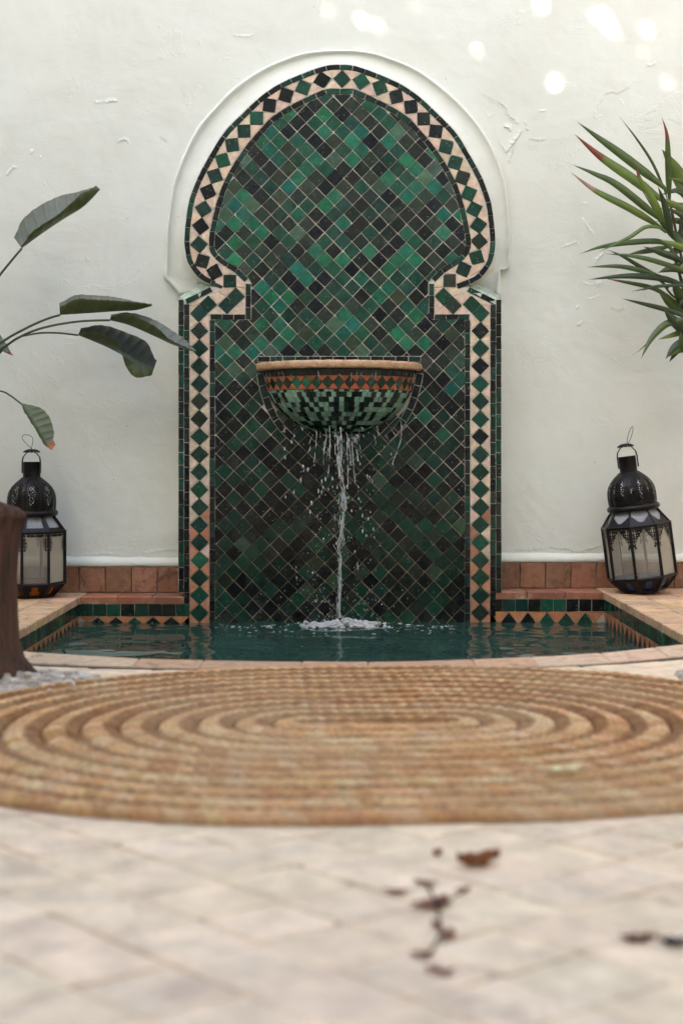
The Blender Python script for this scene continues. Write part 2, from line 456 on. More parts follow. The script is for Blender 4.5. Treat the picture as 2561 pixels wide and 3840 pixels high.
for q, w, l, sd_ in ((za([(270, 600), (330, 635), (380, 660), (420, 700), (440, 745), (470, 770), (505, 810)]), 16, .006, -1), (za([(370, 930), (390, 960), (410, 990), (440, 960), (470, 920), (520, 850)]), 16, .006, 1),
                   (za([(470, 920), (455, 985), (440, 1040), (450, 1065)]), 12, .005, -1), (za([(395, 825), (430, 830), (437, 858)]), 16, .008, 1), (za([(1260, 510), (1200, 560), (1140, 595), (1110, 590), (1060, 600), (1030, 635), (1000, 690), (985, 740), (1010, 790)]), 14, .005, 1),
                   (za([(990, 770), (1040, 750)]), 9, .004, 1), (za([(540, 785), (555, 830), (565, 850)]), 9, .004, -1), (za([(1340, 430), (1395, 405)]), 12, .006, 1), (za([(280, 720), (300, 760), (330, 740)]), 10, .004, 1), (za([(560, 890), (620, 905), (680, 895)]), 12, .004, -1),
                   (za([(630, 720), (670, 725)]), 8, .004, 1), (za([(1155, 650), (1175, 675)]), 8, .005, 1), (zb_([(280, 980), (330, 1060), (390, 1130)]), 10, .005, 1), (zb_([(100, 1245), (180, 1215), (240, 1190)]), 10, .005, 1), (zb_([(410, 1390), (430, 1340), (480, 1300)]), 13, .007, 1),
                   (zb_([(330, 1700), (390, 1690), (440, 1670)]), 9, .004, 1), (zb_([(420, 1590), (440, 1560), (460, 1550)]), 13, .008, 1), (zb_([(240, 1790), (270, 1750)]), 9, .006, 1), (zb_([(250, 1930), (290, 1900)]), 10, .007, 1), (zb_([(540, 1750), (600, 1780), (660, 1750)]), 16, .006, -1),
                   (zb_([(300, 860), (330, 845)]), 9, .004, 1), (zb_([(290, 1540), (340, 1580), (380, 1570)]), 12, .005, 1), (zc_([(690, 845), (730, 815), (760, 850)]), 13, .006, 1), (zc_([(935, 800), (960, 800), (985, 830)]), 14, .007, -1), (zc_([(560, 600), (600, 598)]), 11, .005, 1), (zc_([(620, 600), (690, 590)]), 15, .007, 1),
                   (zc_([(180, 905), (205, 880)]), 12, .007, 1), (zc_([(40, 1035), (75, 985), (105, 985)]), 10, .006, 1), (zc_([(1370, 205), (1440, 212), (1500, 200)]), 12, .004, 1), (zc_([(230, 925), (250, 915)]), 9, .006, 1),
                   ([(2060, 2048), (2130, 2056), (2160, 2066), (2220, 2052), (2260, 2040)], 12, .005, -1), ([(1930, 2060), (2000, 2058), (2060, 2050)], 10, .003, -1), ([(270, 2090), (330, 2082), (420, 2078), (480, 2090)], 12, .004, 1), ([(540, 2078), (600, 2066), (660, 2060)], 12, .004, 1)):
    flake(q, w * 1.5, l * (1.0 if 1750 < q[0][0] < 2100 else .6), sd_)

# white plaster lip above the skirting
def lip(px0, px1, ytop, ybot):
    g = MB(); n = 40
    prof = [(ytop - 12, 0.004), (ytop - 2, -0.004), (ytop + 4, -0.013), (ytop + 14, -0.0165), (ybot - 2, -0.0165), (ybot + 1, -0.010), (ybot + 2, 0.01)]
    vs = []
    for i in range(n + 1):
        px = lerp(px0, px1, i / n); w = 3.0 * mnoise.noise(Vector((px * 0.02, ytop, 0)))
        for (py, y) in prof: vs.append(W(px, py + w, y + 0.002 * mnoise.noise(Vector((px * 0.05, 5, py * .1)))))
    m = len(prof)
    fs = [(i * m + j, (i + 1) * m + j, (i + 1) * m + j + 1, i * m + j + 1) for i in range(n) for j in range(m - 1)]
    g.add(vs, [tuple(reversed(q)) for q in fs]); g.build('plaster_lip', PLASTER, wall, smooth=True)
lip(-420, 672, 2098, 2125); lip(1878, 2980, 2083, 2109)

# skirting of square terracotta tiles
FW = Frame((0, 0, 0), (1, 0, 0), (0, 0, 1))
def skirting(xs, y0, y1):
    for a, b in zip(xs[:-1], xs[1:]):
        p0, p1 = W(a + 1.2, y0 + rnd(-1.5, 1.5), 0), W(b - 1.2, y1, 0)
        poly = rough_poly([Vector((p0.x, p1.z)), Vector((p1.x, p1.z)), Vector((p1.x, p0.z)), Vector((p0.x, p0.z))], 0.0012, 0.12)
        v, f, c = prism(poly, FW, -0.004, 0.018 + rnd(-.002, .003), 0.002, 0.03)
        mk('skirting_tile', v, f, TERRA, wall, c, vary((0.265, 0.128, 0.070), 0.28, 0.06))
skirting([-420, -320, -222, -126, -28, 70, 133, 204, 299, 397, 495, 592, 674], 2126, 2221)
skirting([1876, 1947, 2043, 2139, 2235, 2331, 2428, 2525, 2622, 2720, 2818, 2916], 2110, 2204)

# floor: mortar sheet with square paving laid diagonally
floor = mk('floor', [(-14, -14, -0.0035), (14, -14, -0.0035), (14, -1.9, -0.0035), (-14, -1.9, -0.0035)], [(0, 1, 2, 3)], m_plain('pale_floor_mortar', (0.47, 0.365, 0.265), 0.9, 0, 12, 0.25, 0.5))
tag(floor, kind='structure', label='pale worn paving of square tiles laid diagonally')
WM['floor'] = Matrix.Identity(4)

CXs = [-1.25, -.892, -.674, -.559, 0, .268, .671, .988, 1.25]
CYs = [-1.33, -1.494, -1.577, -1.624, -1.677, -1.65, -1.545, -1.36, -1.17]
JXs = [-1.4, -.837, -.395, 0, .3, .637, .92, 1.4]
JYs = [-1.50, -1.689, -1.773, -1.785, -1.777, -1.711, -1.583, -1.33]
def interp(xs, ys, x):
    if x <= xs[0]: return ys[0]
    for i in range(len(xs) - 1):
        if x <= xs[i + 1]:
            t = (x - xs[i]) / (xs[i + 1] - xs[i]); 
            m0 = (ys[min(i + 1, len(ys) - 1)] - ys[max(i - 1, 0)]) / (xs[min(i + 1, len(xs) - 1)] - xs[max(i - 1, 0)])
            m1 = (ys[min(i + 2, len(ys) - 1)] - ys[i]) / (xs[min(i + 2, len(xs) - 1)] - xs[i]); h = xs[i + 1] - xs[i]
            return (2*t**3-3*t*t+1)*ys[i] + (t**3-2*t*t+t)*h*m0 + (-2*t**3+3*t*t)*ys[i+1] + (t**3-t*t)*h*m1
    return ys[-1]
inner_y = lambda x: interp(CXs, CYs, x)
joint_y = lambda x: interp(JXs, JYs, x)
jgap = lambda x: 0.020 + 0.034 * min(1, abs(x) / .6)

MAT_C = Vector((0.07, 2.60 - D)); MAT_L, MAT_R, MAT_A = 0.11, 0.672, R(3.5); MAT_S = 1.22
def mat_dist(x, y):
    p = Vector((x, y)) - MAT_C; c, s = math.cos(-MAT_A), math.sin(-MAT_A)
    q = Vector(((p.x * c - p.y * s) / MAT_S, p.x * s + p.y * c)); q.x -= max(-MAT_L, min(MAT_L, q.x))
    return q.length
FF = Frame((0, 0, 0), (1, 0, 0), (0, 1, 0))
eA, eB = Vector((.73, -.68)).normalized() * .112, Vector((.84, .54)).normalized() * .112
rest = MB(); nsep = 0
PCOL = (0.78, 0.625, 0.425)
for i in range(-40, 41):
    for j in range(-40, 41):
        ctr = eA * (i + .5) + eB * (j + .5) + Vector((0.03, -3.3)); x, y = ctr
        if not (-2.0 < x < 2.0 and -4.7 < y < -1.2): continue
        h = .5 - 0.013
        poly = [ctr + eA * dx + eB * dy for dx, dy in ((-h, -h), (h, -h), (h, h), (-h, h))]
        jy = [q.y - (joint_y(q.x) - jgap(q.x)) for q in poly]
        if all(v > 0 for v in jy): continue
        if any(v > 0 for v in jy):
            a = Vector((x - .2, joint_y(x - .2) - jgap(x))); b = Vector((x + .2, joint_y(x + .2) - jgap(x)))
            poly = clip([p * 1000 for p in poly], [a * 1000, Vector((a.x, a.y - 1)) * 1000, Vector((b.x, b.y - 1)) * 1000, b * 1000])
            poly = [p / 1000 for p in poly]
            if len(poly) < 3 or abs(area(poly)) < 2e-4: continue
        poly = rough_poly(poly, 0.0016, 0.15)
        v, f, c = prism(poly, FF, -0.012, 0.012 + rnd(-.0006, .0008), 0.0016, 0.012)
        col = vary(PCOL, 0.07, 0.02)
        d = y + D; vis = d > 1.1 and abs(x) < d * 1281 / F + 0.09 and mat_dist(x, y) > MAT_R - 0.07
        if vis and nsep < 298:
            nsep += 1; mk('floor_tile', v, f, PAVING, floor, c, col)
        else: rest.add(v, f, col)
tag(rest.build('floor_tile_remainder', PAVING, floor), kind='stuff')

# ------------------------------------------------------------------ pool: ledges, coping, tiled bands
pool = empty('fountain_pool', (0, -0.9, -0.3), 'sunken pool with terracotta ledges, green tiled band and curved front coping', 'pool')
body = MB()
body.box((-2.2, -1.5, -0.45), (XL - 0.012, -0.0, ZL - 0.014)); body.box((XR + 0.012, -1.5, -0.45), (2.2, -0.0, ZR - 0.014))
body.box((XL - 0.012, YP + 0.012, -0.45), (-0.6, -0.0, ZL - 0.0143)); body.box((0.6, YP + 0.012, -0.45), (XR + 0.012, -0.0, ZR - 0.0143))
body.build('ledge_core', MORTAR, pool)
mk('pool_bottom', [(-1.3, -1.9, -0.42), (1.3, -1.9, -0.42), (1.3, -0.1, -0.42), (-1.3, -0.1, -0.42)], [(0, 1, 2, 3)], MORTAR, pool)
# ledge paving (10 cm tiles) on the two side ledges; the row along the pool has a thick rounded nosing
def ledge_top(sign, z, xin):
    for k in range(19):
        y1 = -0.004 - k * 0.1; y0 = y1 - 0.098
        if y0 < -1.80: break
        for c in range(6):
            xa = xin + sign * (0.006 + c * 0.112); xb = xin + sign * (0.006 + c * 0.112 + 0.1095)
            if c == 0: xa = xin - sign * 0.004
            x0, x1 = min(xa, xb), max(xa, xb)
            lim = joint_y((x0 + x1) / 2) + 0.004
            yy0 = max(y0, lim)
            if y1 - yy0 < 0.012: continue
            # split the nosing row in halves, as the edge of the photo shows short pieces
            for (a, b) in (((yy0, (yy0 + y1) / 2 - .0008), ((yy0 + y1) / 2 + .0008, y1)) if c == 0 else ((yy0, y1),)):
                if b - a < 0.008: continue
                poly = rough_poly([Vector((x0, a)), Vector((x1, a)), Vector((x1, b)), Vector((x0, b))], 0.0012, 0.08)
                dz = 0.027 if c == 0 else 0.014
                v, f, ct = prism(poly, FF, z - dz, dz + rnd(-.001, .001), 0.0028, 0.012)
                mk('edge_brick' if c == 0 else 'ledge_tile', v, f, LEDGE, pool, ct, vary((0.60, 0.39, 0.235), 0.17, 0.07))
ledge_top(-1, ZL, XL); ledge_top(1, ZR, XR)
# narrow back ledge
def back_ledge(x0, x1, z):
    n = max(1, round((x1 - x0) / 0.135)); 
    xs = [x0 + (x1 - x0) * i / n + (rnd(-.02, .02) if 0 < i < n else 0) for i in range(n + 1)]
    for a, b in zip(xs[:-1], xs[1:]):
        poly = rough_poly([Vector((a + .001, YP - .002)), Vector((b - .001, YP - .002)), Vector((b - .001, -.016)), Vector((a + .001, -.016))], 0.0012, 0.06)
        v, f, ct = prism(poly, FF, z - 0.027, 0.027, 0.003, 0.01)
        mk('edge_brick', v, f, LEDGE, pool, ct, vary((0.30, 0.115, 0.06), 0.25, 0.08))
xl_in, xr_in = W(690, 2225, YP).x, W(1858, 2225, YP).x
back_ledge(XL + .005, xl_in, ZL - .001); back_ledge(xr_in, XR - .005, ZR - .001)

DARK = [(0.005, 0.007, 0.007), (0.008, 0.012, 0.010), (0.011, 0.014, 0.010), (0.005, 0.007, 0.009)]
OLIVE = [(0.018, 0.029, 0.019), (0.014, 0.023, 0.016), (0.024, 0.036, 0.023)]
GREEN = [(0.010, 0.050, 0.031), (0.008, 0.060, 0.034), (0.011, 0.040, 0.027), (0.007, 0.036, 0.024)]
BRIGHT = [(0.009, 0.095, 0.048), (0.010, 0.115, 0.056), (0.016, 0.105, 0.060), (0.006, 0.085, 0.058)]
PALE = [(0.048, 0.092, 0.060), (0.038, 0.075, 0.050)]
def band(fr, s0, s1, ztop, parent, tilew=0.0495, step=0.069, jg=0.0011, pal=None):
    """one run of square dark tiles over a row of alternating triangles, s along the frame's u axis"""
    n = round((s1 - s0) / tilew); w = (s1 - s0) / n
    za, zb, zc = ztop - 0.028, ztop - 0.0755, ztop - 0.145
    for i in range(n):
        a, b = s0 + i * w + jg, s0 + (i + 1) * w - jg
        poly = rough_poly([Vector((a, zb + .001)), Vector((b, zb + .001)), Vector((b, za - .001)), Vector((a, za - .001))], 0.0008, 0.1)
        v, f, c = prism(poly, fr, -0.002, 0.005, 0.0009, 0.03)
        mk('band_tile', v, f, ZEL, parent, c, vary(random.choice(pal or (DARK + GREEN + GREEN[2:] + OLIVE[:1])), 0.25, 0.1))
    m = round((s1 - s0) / step); t = (s1 - s0) / m; zt = zb - .001
    for i in range(m):
        a = s0 + i * t; hgt = zt - (ZW - 0.007)
        down = [Vector((a + .001, zt)), Vector((a + t / 2, zt - hgt)), Vector((a + t - .001, zt))]
        up = [Vector((a - t / 2 + .002, zt - hgt)), Vector((a + t / 2 - .002, zt - hgt)), Vector((a, zt - .003))]
        v, f, c = prism(down, fr, -0.002, 0.0045, 0.0008, 0.02); mk('terracotta_triangle', v, f, PINK, parent, c, vary((0.42, 0.17, 0.07), 0.15, 0.05))
        if i: v, f, c = prism(up, fr, -0.002, 0.0045, 0.0008, 0.02); mk('green_triangle', v, f, ZEL, parent, c, vary(random.choice(DARK + GREEN), 0.2))
FB = Frame((0, YP, 0), (1, 0, 0), (0, 0, 1))
FL = Frame((XL, 0, 0), (0, 1, 0), (0, 0, 1)); FR_ = Frame((XR, 0, 0), (0, -1, 0), (0, 0, 1))
band(FB, XL, W(712, 2300, YP).x, ZL, pool); band(FB, W(1836, 2300, YP).x, XR, ZR, pool)
band(FL, -1.42, YP, ZL, pool, jg=.0034, pal=GREEN + BRIGHT + PALE + OLIVE); band(FR_, -YP, 1.42, ZR, pool, jg=.0034, pal=GREEN + BRIGHT + PALE + OLIVE)  # paler greens on the side bands: sky reflection put into the tile colour
for bx in (((XL, YP, -0.42), (W(712, 2300, YP).x, YP + .02, ZL - .027)), ((W(1836, 2300, YP).x, YP, -0.42), (XR, YP + .02, ZR - .027)),
           ((XL - .02, -1.5, -0.42), (XL, YP + .01, ZL - .0275)), ((XR, -1.5, -0.42), (XR + .02, YP + .01, ZR - .0275))):
    sh = MB(); sh.box(*bx); sh.build('band_mortar', GROUT, pool)      # grouted shell behind the bands
# curved front coping of bejmat bricks
xs = -1.17; k = 0
cb = MB()
while xs < 1.17:
    w = rnd(0.16, 0.30); x1 = xs + w
    q = []
    for x in (xs + .0006, (xs + x1) / 2, x1 - .0006): q.append(Vector((x, joint_y(x) + 0.004)))
    for x in (x1 - .0006, (xs + x1) / 2, xs + .0006): q.append(Vector((x, inner_y(x))))
    z = 0.0
    v, f, c = prism(rough_poly(q, 0.0008, 0.0), FF, z - 0.028, 0.028 + rnd(-.0006, .0006), 0.003, 0.003)
    mk('coping_brick', v, f, LEDGE, pool, c, vary((0.62, 0.45, 0.30) if abs(xs + w / 2) > .5 else (0.54, 0.33, 0.20), 0.06, 0.03)); xs = x1
vs = []; fs = []
n = 48
for i in range(n + 1):
    x = -1.18 + 2.36 * i / n
    vs += [(x, joint_y(x) + .012, -0.028), (x, inner_y(x) - .006, -0.0285), (x, inner_y(x) - .006, -0.42), (x, joint_y(x) + .012, -0.42)]
for i in range(n):
    for j in range(4): fs.append((i * 4 + j, i * 4 + (j + 1) % 4, (i + 1) * 4 + (j + 1) % 4, (i + 1) * 4 + j))
mk('coping_core', vs, fs, MORTAR, pool)
vs = []; fs = []
for i in range(n + 1):
    x = -1.6 + 3.2 * i / n; vs += [(x, joint_y(x) - .09, -0.0030), (x, joint_y(x) - jgap(x), -0.006), (x, joint_y(x) + .003, -0.0045), (x, joint_y(x) + .02, -0.0165)]
for i in range(n):
    for j in range(3): fs.append((4 * i + j, 4 * i + 4 + j, 4 * i + 5 + j, 4 * i + 1 + j))
mk('joint_soil', vs, fs, DARKJOINT, floor)

# ------------------------------------------------------------------ water surface
IMP = W(1272, 2318, -0.24)
def wave(x, y):
    dx, dy = x - IMP.x, y - IMP.y; r = math.hypot(dx, dy)
    h = 0.0026 * math.sin(r * 48 - 1.0) * math.exp(-r * 2.4) * min(1, r * 8)
    p = Vector((x * 5.0, y * 7.5, 0.3))
    h += 0.0068 * mnoise.noise(p) + 0.0027 * mnoise.noise(p * 2.3 + Vector((4, 1, 2))) + 0.0004 * mnoise.noise(p * 5.1)
    return h
nx, ny = 300, 220; vs = []
for j in range(ny + 1):
    for i in range(nx + 1):
        x = -1.12 + 2.24 * i / nx; y = -1.70 + 1.56 * j / ny
        vs.append((x, y, ZW + wave(x, y)))
fs = [(j * (nx + 1) + i, j * (nx + 1) + i + 1, (j + 1) * (nx + 1) + i + 1, (j + 1) * (nx + 1) + i) for j in range(ny) for i in range(nx)]
fs = [f for f in fs if inner_y(vs[f[0]][0]) - 0.02 < vs[f[0]][1] and XL - .02 < vs[f[0]][0] < XR + .02]
water = mk('water', vs, fs, WATER, smooth=True); tag(water, 'rippling dark green water filling the pool', kind='structure')

# ------------------------------------------------------------------ the tiled wall fountain
fount = empty('wall_fountain', W(1274.5, 2330, YP), 'tall arched green tile wall fountain with half round mosaic basin', 'fountain')
MX = 1274.5
mir = lambda pts: [Vector((2 * MX - p[0], p[1])) for p in pts]
OE = [(1274.5, 240), (1231.7, 242.6), (1180, 257), (1087, 294), (1030, 323), (970, 366), (905, 428), (840, 495), (790, 575), (748, 651), (727, 700), (708, 757), (697, 830), (692, 889), (693, 930), (701, 974), (718, 1007), (750, 1045), (790, 1066), (832, 1083)]
IO = [(1274.5, 331), (1223, 333), (1176, 351), (1115, 380), (1064, 408), (1020, 437), (993, 464), (964, 497), (935, 530), (908, 566), (881, 606), (857, 648), (834, 694), (818, 740), (805, 785), (796, 826), (788, 867), (783, 911), (786, 937), (797, 959), (819, 981), (845, 999), (879, 1020), (895, 1035), (918, 1057)]
OEs = catmull(OE, 6); IOs = catmull(IO, 6)
sgn = 1
inner_edge = offset(IOs, 20) if offset(IOs, 20)[len(IOs) // 2].x > IOs[len(IOs) // 2].x else offset(IOs, -20)
off_in = lambda pts, o: offset(pts, o) if offset(pts, 1)[len(pts) // 2].x > pts[len(pts) // 2].x else offset(pts, -o)
left = [p for p in off_in(IOs, 20) if p.x < 941] 
field_left = [Vector((MX, 352))] + [p for p in off_in(IOs, 20) if p.x < MX - 1 and p.x] 
field_left = [p for p in field_left if not (p.y > 1040 and p.x > 941)] + [Vector((941.5, 1064)), Vector((941.5, 1197)), Vector((806, 1197)), Vector((806, 2350))]
field = field_left + mir(field_left)[::-1][:-1]
pxm = lambda p: (lambda q: Vector((q.x, q.z)))(W(p.x, p.y, YP))
k_px = (D + YP) / F

# panel body with mortar face
ol = OEs[:-4] + [Vector((800, 1074)), Vector((691, 1127)), Vector((669, 1117)), Vector((668, 2224)), Vector((690, 2224)), Vector((690, 2420))]
out = ol + mir(ol)[::-1][:-1]
n = len(out); pv = [W(p.x, p.y, YP) for p in out]
vs = pv + [Vector((p.x, 0.02, p.z)) for p in pv]
panel = mk('tile_panel', vs, [tuple(range(n))[::-1]] + [(i, (i + 1) % n, n + (i + 1) % n, n + i) for i in range(n)], GROUT, fount, W(1274.5, 2330, YP))
bl = [Vector((711, 2335)), Vector((711, 1139)), Vector((800, 1094))] + [p for p in off_in(OEs, 19)[::-1] if p.y < 1060] 
bi = [Vector((785.5, 2335)), Vector((785.5, 1199)), Vector((785.5, 1180)), Vector((921, 1180))] + IOs[::-1]
ring = bl + mir(bl)[::-1][1:] + mir(bi) + bi[::-1][1:]
border = mk('arch_border', [W(p.x, p.y, YP - .0006) for p in ring], [tuple(range(len(ring)))], GROUT, fount, W(1274.5, 2330, YP))

# diamond tiles of the field
H2, V2 = 34.0, 34.4
cand = []
def warp(p):
    a = mnoise.noise(Vector((p.x * .0045, p.y * .0045, 1.7))) * 5; b = mnoise.noise(Vector((p.x * .0045, p.y * .0045, 9.2))) * 5
    return Vector((p.x + a, p.y + b))
for i in range(-40, 41):
    for j in range(-3, 64):
        if (i + j) % 2: continue
        cx_, cy_ = 1287 + i * H2, 356 + j * V2
        if not (760 < cx_ < 1790 and 300 < cy_ < 2400): continue
        dia = [warp(Vector(p)) for p in ((cx_, cy_ - V2), (cx_ + H2, cy_), (cx_, cy_ + V2), (cx_ - H2, cy_))]
        pc = clip(field, dia)
        if len(pc) < 3 or abs(area(pc)) < 90: continue
        pc = inset(pc, rnd(1.0, 1.9))
        if len(pc) < 3 or abs(area(pc)) < 70: continue
        # hidden behind the basin: nothing to see there
        if 1010 < cx_ < 1540 and 1400 < cy_ < 1560: continue
        cand.append((abs(area(pc)), cx_, cy_, pc))
greens, blacks, rest = [], [], MB()
for a, cx_, cy_, pc in cand:
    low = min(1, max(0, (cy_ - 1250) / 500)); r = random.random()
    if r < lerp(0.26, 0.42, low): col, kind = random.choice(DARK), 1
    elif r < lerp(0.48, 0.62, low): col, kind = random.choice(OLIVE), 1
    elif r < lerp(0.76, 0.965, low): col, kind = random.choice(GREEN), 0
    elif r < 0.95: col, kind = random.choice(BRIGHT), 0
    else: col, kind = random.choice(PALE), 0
    col = tuple(c * lerp(1.4, 0.66, low) for c in vary(col, 0.22, 0.12))  # upper tiles brighter, lower darker: wetness and weaker light put into the colour
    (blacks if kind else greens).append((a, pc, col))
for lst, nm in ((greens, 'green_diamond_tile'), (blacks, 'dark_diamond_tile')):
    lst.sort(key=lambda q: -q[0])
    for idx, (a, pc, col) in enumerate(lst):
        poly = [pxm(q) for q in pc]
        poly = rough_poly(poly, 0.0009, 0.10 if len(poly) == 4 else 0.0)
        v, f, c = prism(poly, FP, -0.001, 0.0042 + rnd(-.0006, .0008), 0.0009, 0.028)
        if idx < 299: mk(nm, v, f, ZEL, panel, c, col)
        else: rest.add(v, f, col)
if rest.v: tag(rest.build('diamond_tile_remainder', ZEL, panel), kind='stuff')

# narrow strips of dark rectangles
STRIPC = DARK * 3 + OLIVE[:2] + GREEN + GREEN[2:]
def strip(path, width=18.5, length=47.0, name='strip_tile', pal=STRIPC, n0=-0.001, par=None, fr=FP, gap=2.4, pj=0.0):
    P = resample([Vector(p) for p in path], 2.0)
    L = sum((P[i + 1] - P[i]).length for i in range(len(P) - 1)); n = max(1, round(L / length))
    # uneven lengths
    cuts = [0.0] + [L * (i + rnd(-pj, pj)) / n for i in range(1, n)] + [L]
    def at(s):
        s = min(max(s, 0), L); q = s / L * (len(P) - 1); i = min(int(q), len(P) - 2)
        p = P[i].lerp(P[i + 1], q - i); t = (P[min(i + 2, len(P) - 1)] - P[max(i - 1, 0)]).normalized(); return p, Vector((t.y, -t.x))
    for i in range(n):
        a, b = cuts[i] + gap / 2, cuts[i + 1] - gap / 2
        m = (a + b) / 2; pts = []
        for s in (a, m, b): p, q = at(s); pts.append(p + q * width / 2)
        for s in (b, m, a): p, q = at(s); pts.append(p - q * width / 2)
        poly = rough_poly([pxm(q) for q in pts], 0.0006, 0.05)
        v, f, c = prism(poly, fr, n0, 0.0044 + rnd(-.0005, .0008), 0.0009, 0.03)
        mk(name, v, f, ZEL, par or border, c, vary(random.choice(pal), 0.2, 0.1))
for S in (lambda q: [Vector(p) for p in q], mir):
    strip(S(off_in(OEs, 10)), pj=.12); strip(S(off_in(IOs, 10)), pj=.12)
    strip(S([(794, 1083), (697, 1131)]))
    strip(S([(931, 1062), (931, 1197)])); strip(S([(789, 1188), (920, 1188)]))
    strip(S([(700.5, 1140), (700.5, 2312)]), pj=.1); strip(S([(796.5, 1199), (796.5, 2345)]), pj=.1)
    strip(S([(679.5, 1122), (679.5, 2222)]), pal=GREEN * 2 + DARK + OLIVE, pj=.08)

# border squares and pink triangles
SL = [(1208, 299), (1138, 326), (1073, 356), (1010.7, 393.5), (962.5, 442.6), (914.7, 491), (871, 543), (835, 600), (806.7, 659), (780, 718), (763, 783), (753, 848), (746.4, 916), (759, 979.5), (804.5, 1020), (862, 1053)]
SR = [(1283, 295), (1354.7, 303), (1425, 326), (1486, 361), (1541, 399), (1589, 445), (1634, 491), (1673, 549), (1705.6, 608.7), (1734, 664.5), (1758, 725), (1778, 783.7), (1794, 844), (1797, 904), (1787, 965), (1738, 1008.5), (1685.5, 1051)]
chain = [Vector(p) for p in SL[::-1] + SR]
SQC = DARK + OLIVE + GREEN * 2 + BRIGHT[:1]
def square(c, ang, s=47.5, fixed=None):
    poly = [Vector((c[0] + s * .7071 * math.cos(ang + k * math.pi / 2), c[1] + s * .7071 * math.sin(ang + k * math.pi / 2))) for k in range(4)]
    poly = rough_poly([pxm(q) for q in poly], 0.0010, 0.12)
    v, f, ct = prism(poly, FP, -0.0008, 0.0052 + rnd(-.0004, .0006), 0.0008, 0.025)
    mk('border_square', v, f, ZEL, border, ct, vary(fixed or random.choice(SQC), 0.22, 0.1))
PK = (0.67, 0.525, 0.385)
def pink(pts, stain=0.0):
    pl = [Vector(p) for p in pts]
    pl = inset(pl, 0.9)
    if len(pl) < 3: return
    v, f, ct = prism([pxm(q) for q in pl], FP, -0.0005, 0.0036 + rnd(-.0004, .0004), 0.0006, 0.02)
    c = vary(PK, 0.10, 0.05)
    if random.random() < stain: c = vary((0.45, 0.20, 0.11), 0.2, 0.06)
    mk('pink_triangle', v, f, PINK, border, ct, c)
band_poly_c = None
dirs = []
for i, c in enumerate(chain):
    t = (chain[min(i + 1, len(chain) - 1)] - chain[max(i - 1, 0)]).normalized(); dirs.append(t)
end_ang = {0: 0.0, len(chain) - 1: 0.0}
for i, c in enumerate(chain):
    t = dirs[i]; ang = math.atan2(t.y, t.x)
    if i in (0, len(chain) - 1): ang = math.pi / 4
    elif i in (1, len(chain) - 2): ang += 0.35 * (1 if i == 1 else -1) * -1
    square(c, ang)
# pink triangles: between neighbouring squares on each side of the chain, clipped to the band
OEl, IOl = off_in(OEs, 20), IOs
bandL = OEl + IOl[::-1]; bandR = mir(bandL)
for i in range(len(chain) - 1):
    a, b = chain[i], chain[i + 1]; m = (a + b) / 2
    for s in (1, -1):
        na = Vector((dirs[i].y, -dirs[i].x)) * s; nb = Vector((dirs[i + 1].y, -dirs[i + 1].x)) * s
        tri = [m - 0 * na, a + na * 36, (a + na * 46 + b + nb * 46) / 2, b + nb * 36]
        if m.x < MX - 40 or (m.x < MX): pc = clip(bandL + [Vector((MX, 331)), Vector((MX, 260))][::-1] if False else bandL, tri)
        else: pc = clip(bandR, tri)
        if len(pc) >= 3 and abs(area(pc)) > 60: pink(pc)
# straight parts
for S, sq_x in ((lambda q: q, 748.5), (lambda q: [(2 * MX - a, b) for a, b in q], 1800)):
    x0, x1 = 711, 785.5; xm = 748.3; step = 66.2
    k = 0; y = 1240.0
    while y < 2330:
        st = min(1, max(0, (y - 1850) / 250))
        if y < 2310: square(S([(xm, y)])[0], 0.0 + rnd(-.03, .03))
        yb = y + step / 2
        pink(S([(x0, y - 33 + 3), (xm - 1.5, y - 33), (x0, y - 1)][:0] + [(x0, yb - 31), (xm - 2, yb), (x0, yb + 31)]), st)
        pink(S([(x1, yb - 31), (x1, yb + 31), (xm + 2, yb)]), st)
        y += step
# the shoulder, piece by piece
Z3 = lambda pts: [(600 + a / 2.24, 800 + b / 2.24) for a, b in pts]
for S, sg in ((lambda q: q, 1), (lambda q: [(2 * MX - a, b) for a, b in q], -1)):
    for pts in ([(636, 512), (718, 582), (718, 622), (640, 616)], [(412, 692), (478, 655), (550, 705), (485, 765)], [(482, 650), (534, 625), (630, 625), (555, 700)],
                [(642, 625), (718, 625), (718, 688)], [(718, 702), (718, 845), (640, 772)], [(632, 778), (712, 850), (562, 850)], [(412, 846), (480, 778), (552, 850)],
                [(248, 770), (400, 692), (335, 765)], [(248, 778), (322, 768), (255, 838)], [(248, 850), (325, 912), (248, 972)], [(412, 850), (412, 972), (335, 912)], [(537, 520), (537, 618), (440, 568)]):
        pink(S(Z3(pts)), 0.03)
    for c, a in (((885.7, 1111), math.pi / 2 - .78 + .78), ((851, 1144.6), 0.0), ((780, 1140), 0.05), ((746, 1174), 0.0)):
        square(S([c])[0], a * sg, 47)

